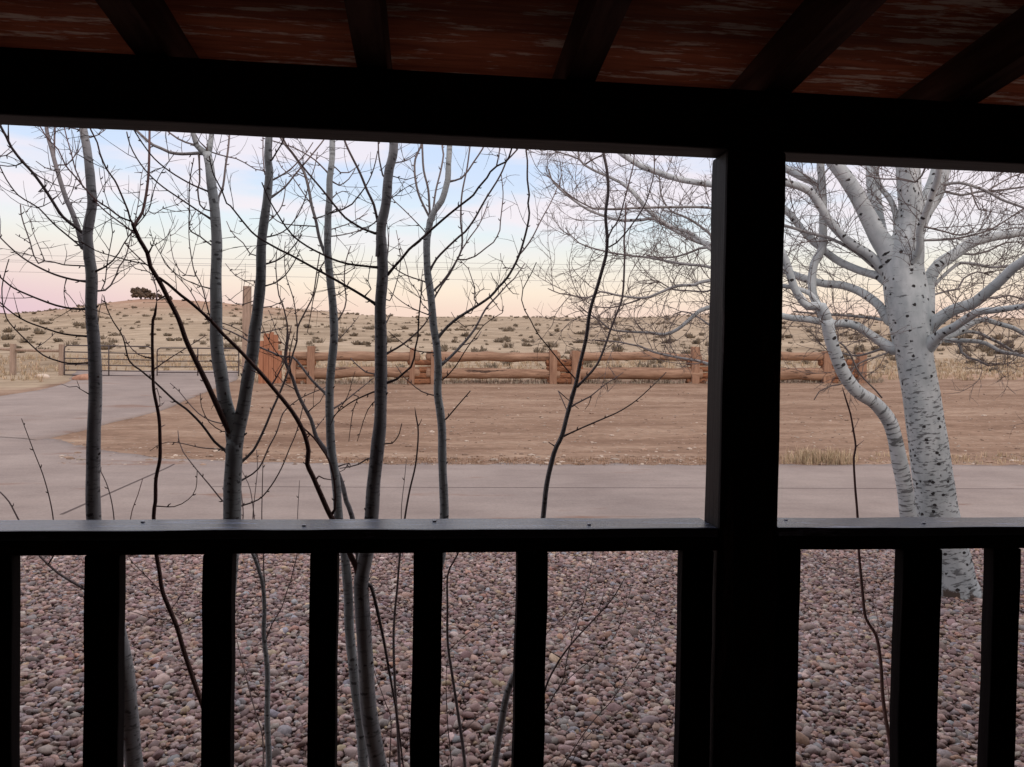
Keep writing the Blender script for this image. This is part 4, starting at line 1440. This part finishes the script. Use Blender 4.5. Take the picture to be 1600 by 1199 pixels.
# upright boards at the gate end of the fence
pan = empty('board_panel', at(420, 600, 28.2))
tag(pan, 'tall panel of upright red-brown boards at the left end of the log fence', 'fence panel')
for (x0, x1, tp) in ((404, 411, 533), (411.5, 420, 521), (420.5, 427, 519), (427.5, 434, 523), (434.5, 440, 548)):
    a = at(x0, 560, 28.25); c = at(x1, 560, 28.25)
    o = timber('board', (a[0], 28.25 + RNG.uniform(-.02, .02), ground_z(a[0], 28.2) - .1), (c[0], 28.33, at(x0, tp, 28.25)[2]),
               M_board, None, 0.006, 0.006, 8, 2)
    o.parent = pan; o.matrix_parent_inverse = Matrix.Translation(-Vector(pan.location))
for tp in (535, 585):
    a = at(404, tp, 28.4); c = at(440, tp, 28.4)
    o = timber('batten', (a[0], 28.34, a[2] - .05), (c[0], 28.40, a[2] + .05), M_endgrain, None, 0.006, 0.002, 4, 0)
    o.parent = pan; o.matrix_parent_inverse = Matrix.Translation(-Vector(pan.location))


def single_post(name, label, cat, x0, x1, ytop, Y, mat, group=None, dy=None):
    a = at(x0, 590, Y); c = at(x1, 590, Y)
    zb = float(ground_z(a[0], Y)) - 0.2
    o = timber(name, (a[0], Y, zb), (c[0], Y + (dy or (c[0] - a[0])), at((x0 + x1) / 2, ytop, Y)[2]), mat, None, 0.015, 0.01, 12, 2)
    return tag(o, label, cat, group)


single_post('gate_post', 'tall squared grey post standing high above the fence at the right end of the gate', 'post', 377.5, 389, 447, 29.0, M_grey_post)
lf = empty('post_and_rail_fence', at(56, 588, 32))
tag(lf, 'short post and rail fence of two weathered posts left of the metal gate', 'fence')
for (x0, x1, tp) in ((14.5, 22, 537), (91, 98.5, 538)):
    o = single_post('post', None, None, x0, x1, tp, 32.0, M_grey_post)
    o.parent = lf; o.matrix_parent_inverse = Matrix.Translation(-Vector(lf.location))
mb = MB(); cyl(mb, at(-120, 543, 32.1), at(92, 549, 32.1), 0.055, 0.055, 8, 0.05, 3, 8)
o = mb.build('rail', M_grey_post, None, True); o.parent = lf; o.matrix_parent_inverse = Matrix.Translation(-Vector(lf.location))


def gate(label, xl, xr_, rows_l, rows_r, xv, Y):
    g = empty('metal_gate', at(xl, rows_l[-1], Y))
    tag(g, label, 'gate', 'pair of pipe gates across the driveway')

    def gb(mb, nm):
        o = mb.build(nm, M_gate, None, True); o.parent = g; o.matrix_parent_inverse = Matrix.Translation(-Vector(g.location))
    r = 0.024
    fr = MB()
    tl, tr = rows_l[0], rows_r[0]
    path = [at(xl, rows_l[-1], Y), at(xl, tl + 6, Y), at(xl + 1.2, tl + 2, Y), at(xl + 5, tl, Y), at(xr_ - 5, tr, Y), at(xr_ - 1.2, tr + 2, Y), at(xr_, tr + 6, Y), at(xr_, rows_r[-1], Y)]
    tube(fr, catmull(np.array(path), 0.15), np.full(len(catmull(np.array(path), 0.15)), r), 8)
    bt = np.array([at(xl, rows_l[-1], Y), at(xr_, rows_r[-1], Y)])
    tube(fr, catmull(bt, 0.5), np.full(len(catmull(bt, 0.5)), r), 8)
    gb(fr, 'frame')
    for a, c in zip(rows_l[1:-1], rows_r[1:-1]):
        mb = MB(); P = catmull(np.array([at(xl, a, Y), at(xr_, c, Y)]), 0.5); tube(mb, P, np.full(len(P), r * .85), 8); gb(mb, 'bar')
    mb = MB(); P = catmull(np.array([at(xv, (rows_l[0] + rows_r[0]) / 2, Y - .03), at(xv, (rows_l[-1] + rows_r[-1]) / 2, Y - .03)]), .3)
    tube(mb, P, np.full(len(P), r), 8); gb(mb, 'upright')


gate('left leaf of the dark pipe gate, beside the weathered fence post', 100.5, 237, (540, 550, 560, 569.5, 578.5, 586), (542, 553, 563, 572.5, 580.5, 588), 170, 31.5)
gate('right leaf of the dark pipe gate, beside the tall grey post', 245.5, 373, (544, 555, 564.5, 573.5, 582, 589.5), (545, 555, 564.5, 573.5, 582, 590.5), 309, 31.5)

# ------------------------------------------------------------------ power lines far beyond
for k, (ya, yb, lab) in enumerate(((401, 410, 'topmost thin power line crossing the sky above the prairie'), (409, 417.5, 'upper of the two close middle power lines'),
                                   (412, 420, 'lower of the two close middle power lines'), (427.5, 435, 'lowest power line, well below the others over the horizon'))):
    p0, p1 = at(-500, ya - 6.4, 150), at(2300, yb + 20, 150)
    P = []
    for s in np.linspace(0, 1, 60):
        q = p0 * (1 - s) + p1 * s
        q = q.copy(); q[2] -= 1.0 * (1 - (2 * s - 1) ** 2) - 0.8
        P.append(q)
    mb = MB(); tube(mb, P, np.full(60, 0.028), 6)
    tag(mb.build('power_line', M_cable, None, True), lab, 'cable', 'power lines over the prairie')


# ------------------------------------------------------------------ prairie shrubs, grass, tree on the hill
m, t, b = new_mat('shrub_foliage', 0.9, 0.1)
co = N(t, 'ShaderNodeTexCoord').outputs['Object']
n1 = noise_node(t, co, 5, 3, 0.6)
r1 = ramp(t, [(0.3, (0.14, 0.112, 0.084)), (0.55, (0.23, 0.190, 0.142)), (0.75, (0.37, 0.305, 0.225))])
t.links.new(n1.outputs[0], r1.inputs[0]); t.links.new(r1.outputs[0], b.inputs['Base Color'])
M_shrub = m
m, t, b = new_mat('juniper_foliage', 0.9, 0.1)
co = N(t, 'ShaderNodeTexCoord').outputs['Object']
n1 = noise_node(t, co, 1.2, 3, 0.6)
r1 = ramp(t, [(0.3, (0.065, 0.050, 0.036)), (0.7, (0.17, 0.12, 0.085))])
t.links.new(n1.outputs[0], r1.inputs[0]); t.links.new(r1.outputs[0], b.inputs['Base Color'])
M_jun = m


def shrub_mesh(seed, spiky):
    rng = random.Random(seed)
    mb = MB()
    for c in range(rng.randint(3, 5)):
        cx, cy = rng.uniform(-.55, .55), rng.uniform(-.4, .4)
        hh = rng.uniform(.45, 1.0)
        for i in range(26 if spiky else 34):
            a = rng.uniform(0, 2 * pi)
            lean = rng.uniform(0.0, 0.75)
            L = hh * rng.uniform(.5, 1.0)
            p = np.array([cx + cos(a) * .06, cy + sin(a) * .06, 0.0])
            q = p + np.array([cos(a) * lean * L, sin(a) * lean * L, L * (1 - .35 * lean)])
            wv = rng.uniform(.018, .05) if spiky else rng.uniform(.05, .11)
            s = np.array([-sin(a), cos(a), 0]) * wv
            mid = (p + q) / 2 + np.array([cos(a), sin(a), 0]) * .05
            mb.add([p - s * .5, p + s * .5, mid + s, mid - s], [(0, 1, 2, 3)])
            mb.add([mid - s, mid + s, q + s * .5, q - s * .5], [(0, 1, 2, 3)])
    return mb


protos = []
sh_rows = []
rsx = random.Random(99)
count = 0
places = []
# shrubs kept off each other, thinner close by
tries = 0
while len(places) < 1500 and tries < 120000:
    tries += 1
    Y = 33 * (260 / 33) ** (rsx.random() ** 0.95)
    px = rsx.uniform(-60, 1660)
    X = (px - 674) / 1206 * Y
    if Y < 44 and px < 395: continue
    if any((X - a) ** 2 + (Y - b_) ** 2 < (0.017 * Y + 0.4) ** 2 for a, b_, _ in places): continue
    dens = 0.9 * noise.noise((X * .03, Y * .03, 1.0)) + 0.5 * noise.noise((X * .11, Y * .11, 4.0))
    if rsx.random() > 0.75 + dens: continue
    places.append((X, Y, (0.18 + 0.50 * rsx.random() ** 1.9) * (1 + Y / 400)))
places.sort(key=lambda p: -p[2] / p[1])
main, rest = places[:290], places[290:]
kinds = ['spiky grey-green shrub growing on the dry grass prairie', 'low rounded olive-brown shrub growing on the dry grass prairie']
for k in range(6):
    protos.append(shrub_mesh(k + 1, k % 2 == 0).build('prairie_shrub', M_shrub))
for i, (X, Y, s) in enumerate(main):
    k = i % 6
    if i < 6: o = protos[k]
    else:
        o = protos[k].copy(); COL.objects.link(o)
    o.location = (X, Y, float(ground_z(X, Y)) - 0.05)
    o.rotation_euler = (0, 0, rsx.uniform(0, 6.28))
    o.scale = (s * rsx.uniform(.9, 1.5), s * rsx.uniform(.8, 1.2), s * rsx.uniform(.7, 1.05))
    tag(o, kinds[k % 2], 'shrub', ('spiky shrubs', 'rounded shrubs')[k % 2] + ' scattered over the prairie')
mb = MB()
for (X, Y, s) in rest:
    src = shrub_mesh(rsx.randint(0, 8), rsx.random() < .5)
    V = np.concatenate(src.v); F = np.concatenate(src.f4)
    a = rsx.uniform(0, 6.28)
    V = np.stack([V[:, 0] * cos(a) - V[:, 1] * sin(a), V[:, 0] * sin(a) + V[:, 1] * cos(a), V[:, 2] * .85], -1) * s
    mb.add(V + [X, Y, float(ground_z(X, Y)) - .05], F)
for i in range(520):      # the fringe along the skyline
    px = rsx.uniform(-40, 1640); Y = rsx.uniform(190, 262)
    X = (px - 674) / 1206 * Y
    src = shrub_mesh(rsx.randint(0, 8), False)
    V = np.concatenate(src.v) * rsx.uniform(.3, .9); F = np.concatenate(src.f4)
    mb.add(V + [X, Y, float(ground_z(X, Y)) - .05], F)
tag(mb.build('distant_scrub', M_shrub), 'thin scrub dotted along the far ridge and skyline', 'scrub', kind='stuff')


def leafy_tree(name, label, cx, cy, h, wd, seed):
    rng = random.Random(seed)
    z0 = float(ground_z(cx, cy))
    root = empty(name, (cx, cy, z0))
    tag(root, label, 'tree')
    mb = MB()
    for k in range(4):
        a = rng.uniform(0, 6.28)
        P = catmull(np.array([(0, 0, -.2), (cos(a) * .3, sin(a) * .3, h * .3), (cos(a) * wd * .25, sin(a) * wd * .25, h * .65)]), .4)
        tube(mb, P, np.linspace(.22, .08, len(P)), 7)
    o = mb.build('trunk', M_youngd, root, True)
    mb = MB()
    for c in range(70):
        a = rng.uniform(0, 6.28); rr = wd * .5 * sqrt(rng.random()) * .85
        cz = h * rng.uniform(.25, .8) * (1 - .3 * (rr / (wd * .5)) ** 2)
        cr_ = rng.uniform(.35, .7) * h * .25
        for i in range(60):
            d = np.array([rng.gauss(0, 1) for _ in range(3)]); d /= np.linalg.norm(d)
            p = np.array([cos(a) * rr, sin(a) * rr, cz]) + d * cr_ * rng.uniform(.5, 1.1)
            u_ = np.cross(d, [rng.gauss(0, 1) for _ in range(3)]); u_ /= np.linalg.norm(u_); v_ = np.cross(d, u_)
            s = rng.uniform(.08, .18)
            mb.add([p - u_ * s - v_ * s, p + u_ * s - v_ * s, p + u_ * s + v_ * s, p - u_ * s + v_ * s], [(0, 1, 2, 3)])
    mb.build('crown', M_jun, root)
    return root


q = 205
hx, hy = (239 - 674) / 1206 * q, q
leafy_tree('juniper_tree', 'round dark juniper tree alone on top of the hill at left', hx, hy, 3.4, 5.6, 5)
leafy_tree('juniper_bush', 'low dark juniper bush beside the hilltop tree, on its right', hx + 3.2, hy - 2.5, 2.0, 6.0, 6)
leafy_tree('juniper_bush', 'tiny dark bush on the hill skyline a little right of the hilltop tree', (279 - 674) / 1206 * 212, 212, 1.3, 1.8, 7)

# dry grass
m, t, b = new_mat('dry_grass_blades', 0.9, 0.1)
ca = N(t, 'ShaderNodeAttribute', attribute_name='col').outputs['Color']
t.links.new(ca, b.inputs['Base Color'])
M_grass = m


def grass_obj(name, label, spots, hmin, hmax, nb, wd=0.010, tone=(0.46, 0.35, 0.23)):
    rng = np.random.RandomState(len(spots) + 5)
    n = len(spots) * nb
    base = np.repeat(np.array([(x, y, float(ground_z(x, y))) for x, y, _ in spots]), nb, 0)
    sc = np.repeat(np.array([s for _, _, s in spots]), nb)
    a = rng.uniform(0, 2 * pi, n); h = rng.uniform(hmin, hmax, n) * sc; lean = rng.uniform(0.05, 0.6, n)
    base[:, 0] += rng.normal(0, .05, n) * (1 + 3 * (wd > .02)); base[:, 1] += rng.normal(0, .05, n)
    dx = np.stack([np.cos(a), np.sin(a), np.zeros(n)], -1); s = np.stack([-np.sin(a), np.cos(a), np.zeros(n)], -1) * wd
    up = np.array([0, 0, 1.0])
    mid = base + up * (h * .6)[:, None] + dx * (h * lean * .35)[:, None]
    tip = base + up * h[:, None] + dx * (h * lean)[:, None]
    V = np.stack([base - s, base + s, mid + s * .7, mid - s * .7, tip], 1).reshape(-1, 3)
    i = np.arange(n) * 5
    c = np.array(tone)[None] * rng.uniform(.65, 1.25, (n, 1)) * rng.uniform(.95, 1.05, (n, 3))
    c = np.repeat(np.concatenate([c, np.ones((n, 1))], 1), 5, 0)
    mb = MB()
    mb.add(V, np.stack([i, i + 1, i + 2, i + 3], -1), col=c)
    mb.f3.append(np.stack([i + 3, i + 2, i + 4], -1))
    tag(mb.build(name, M_grass), label, 'grass', kind='stuff')


rg = random.Random(3)
sp_ = []
for i in range(150):
    px = rg.triangular(1215, 1345, 1290); p = gp(px, rg.uniform(716, 727)); sp_.append((p[0], p[1], rg.uniform(.5, 1.1)))
for i in range(60):
    px = rg.uniform(1345, 1750); p = gp(px, rg.uniform(712, 727)); sp_.append((p[0], p[1], rg.uniform(.25, .7)))
grass_obj('dry_grass', 'pale dry grass tufts along the road edge beside the white aspen', sp_, 0.08, 0.30, 14, 0.006)
sp_ = []
for i in range(420):
    px = rg.uniform(540, 1210); p = gp(px, rg.uniform(717, 728)); sp_.append((p[0], p[1], rg.uniform(.2, .8)))
grass_obj('road_edge_litter', 'low brown weed litter along the far road edge left of the post', sp_, 0.02, 0.09, 10, 0.008, (0.33, 0.22, 0.15))
sp_ = []
for i in range(2600):
    Y = rg.uniform(29.0, 41); px = rg.uniform(-60, 1680)
    if px < 395 and Y < 33.5 and px > 104: continue
    X = (px - 674) / 1206 * Y
    sp_.append((X, Y, rg.uniform(.4, 1.0)))
grass_obj('prairie_grass', 'pale tan dry grass growing thick behind the log fence and gates', sp_, 0.10, 0.34, 12, 0.014, (0.48, 0.37, 0.25))
sp_ = []
for i in range(420):
    px = rg.uniform(455, 1420); Y = rg.uniform(27.9, 28.7)
    sp_.append(((px - 674) / 1206 * Y, Y, rg.uniform(.4, 1.0)))
grass_obj('fence_grass', 'grey dry grass growing under the lowest logs of the fence', sp_, 0.06, 0.24, 12, 0.010, (0.36, 0.30, 0.23))

mb = MB()
for i in range(2600):
    px = rg.uniform(90, 1700); py = 600 + 127 * rg.random() ** 0.8
    if rg.random() < 0.35: py = rg.uniform(712, 728)
    p = gp(px, py) if i % 1 == 0 else None
    if p[1] > 27.5 or (px < 345 and py < 690): continue
    sz = rg.uniform(.010, .030) * (1 if rg.random() < .93 else 2.0)
    V = shapes1[i % 10] * [sz * rg.uniform(1, 1.8), sz, sz * .55] + [p[0], p[1], p[2] + sz * .2]
    tn = rg.uniform(.6, 1.25)
    c = (np.array((.30, .21, .155)) if rg.random() < .7 else np.array((.45, .37, .30))) * tn
    mb.add(V, IF1, col=np.tile([*c, 1], (len(V), 1)))
tag(mb.build('yard_clods', bpy.data.materials['dry_grass_blades'], smooth=False), 'clods and small stones scattered over the dirt yard', 'clods', kind='stuff')

# stones lying on the ground: one pale rock by the left fence, a few in the yard
IV2, IF2 = icosphere(3)
for k, (px, py, s, lab) in enumerate(((67, 591, .20, 'pale rock lying at the foot of the left fence'), (131, 594, .26, 'reddish rock beside the driveway just left of the gate'))):
    p = gp(px, py)
    V = IV2 * [1.4, 1, .6] * s
    V = np.array([v * (1 + .3 * noise.noise(Vector(v) * (3 / s * .3) + Vector((k * 5, 0, 0)))) for v in V])
    mb = MB(); mb.add(V, IF2)
    m, t, b = new_mat('rock_%d' % k, 0.9, 0.1)
    n1 = noise_node(t, N(t, 'ShaderNodeTexCoord').outputs['Object'], 6, 5, .6)
    c1, c2 = (((.45, .36, .28), (.62, .52, .42)), ((.30, .16, .11), (.45, .26, .18)), ((.42, .34, .28), (.58, .50, .42)), ((.5, .45, .4), (.65, .6, .55)))[k]
    r1 = ramp(t, [(.3, c1), (.7, c2)]); t.links.new(n1.outputs[0], r1.inputs[0]); t.links.new(r1.outputs[0], b.inputs['Base Color'])
    o = mb.build('rock', m, None, True); o.location = (p[0], p[1], p[2] + s * .25)
    tag(o, lab, 'rock')
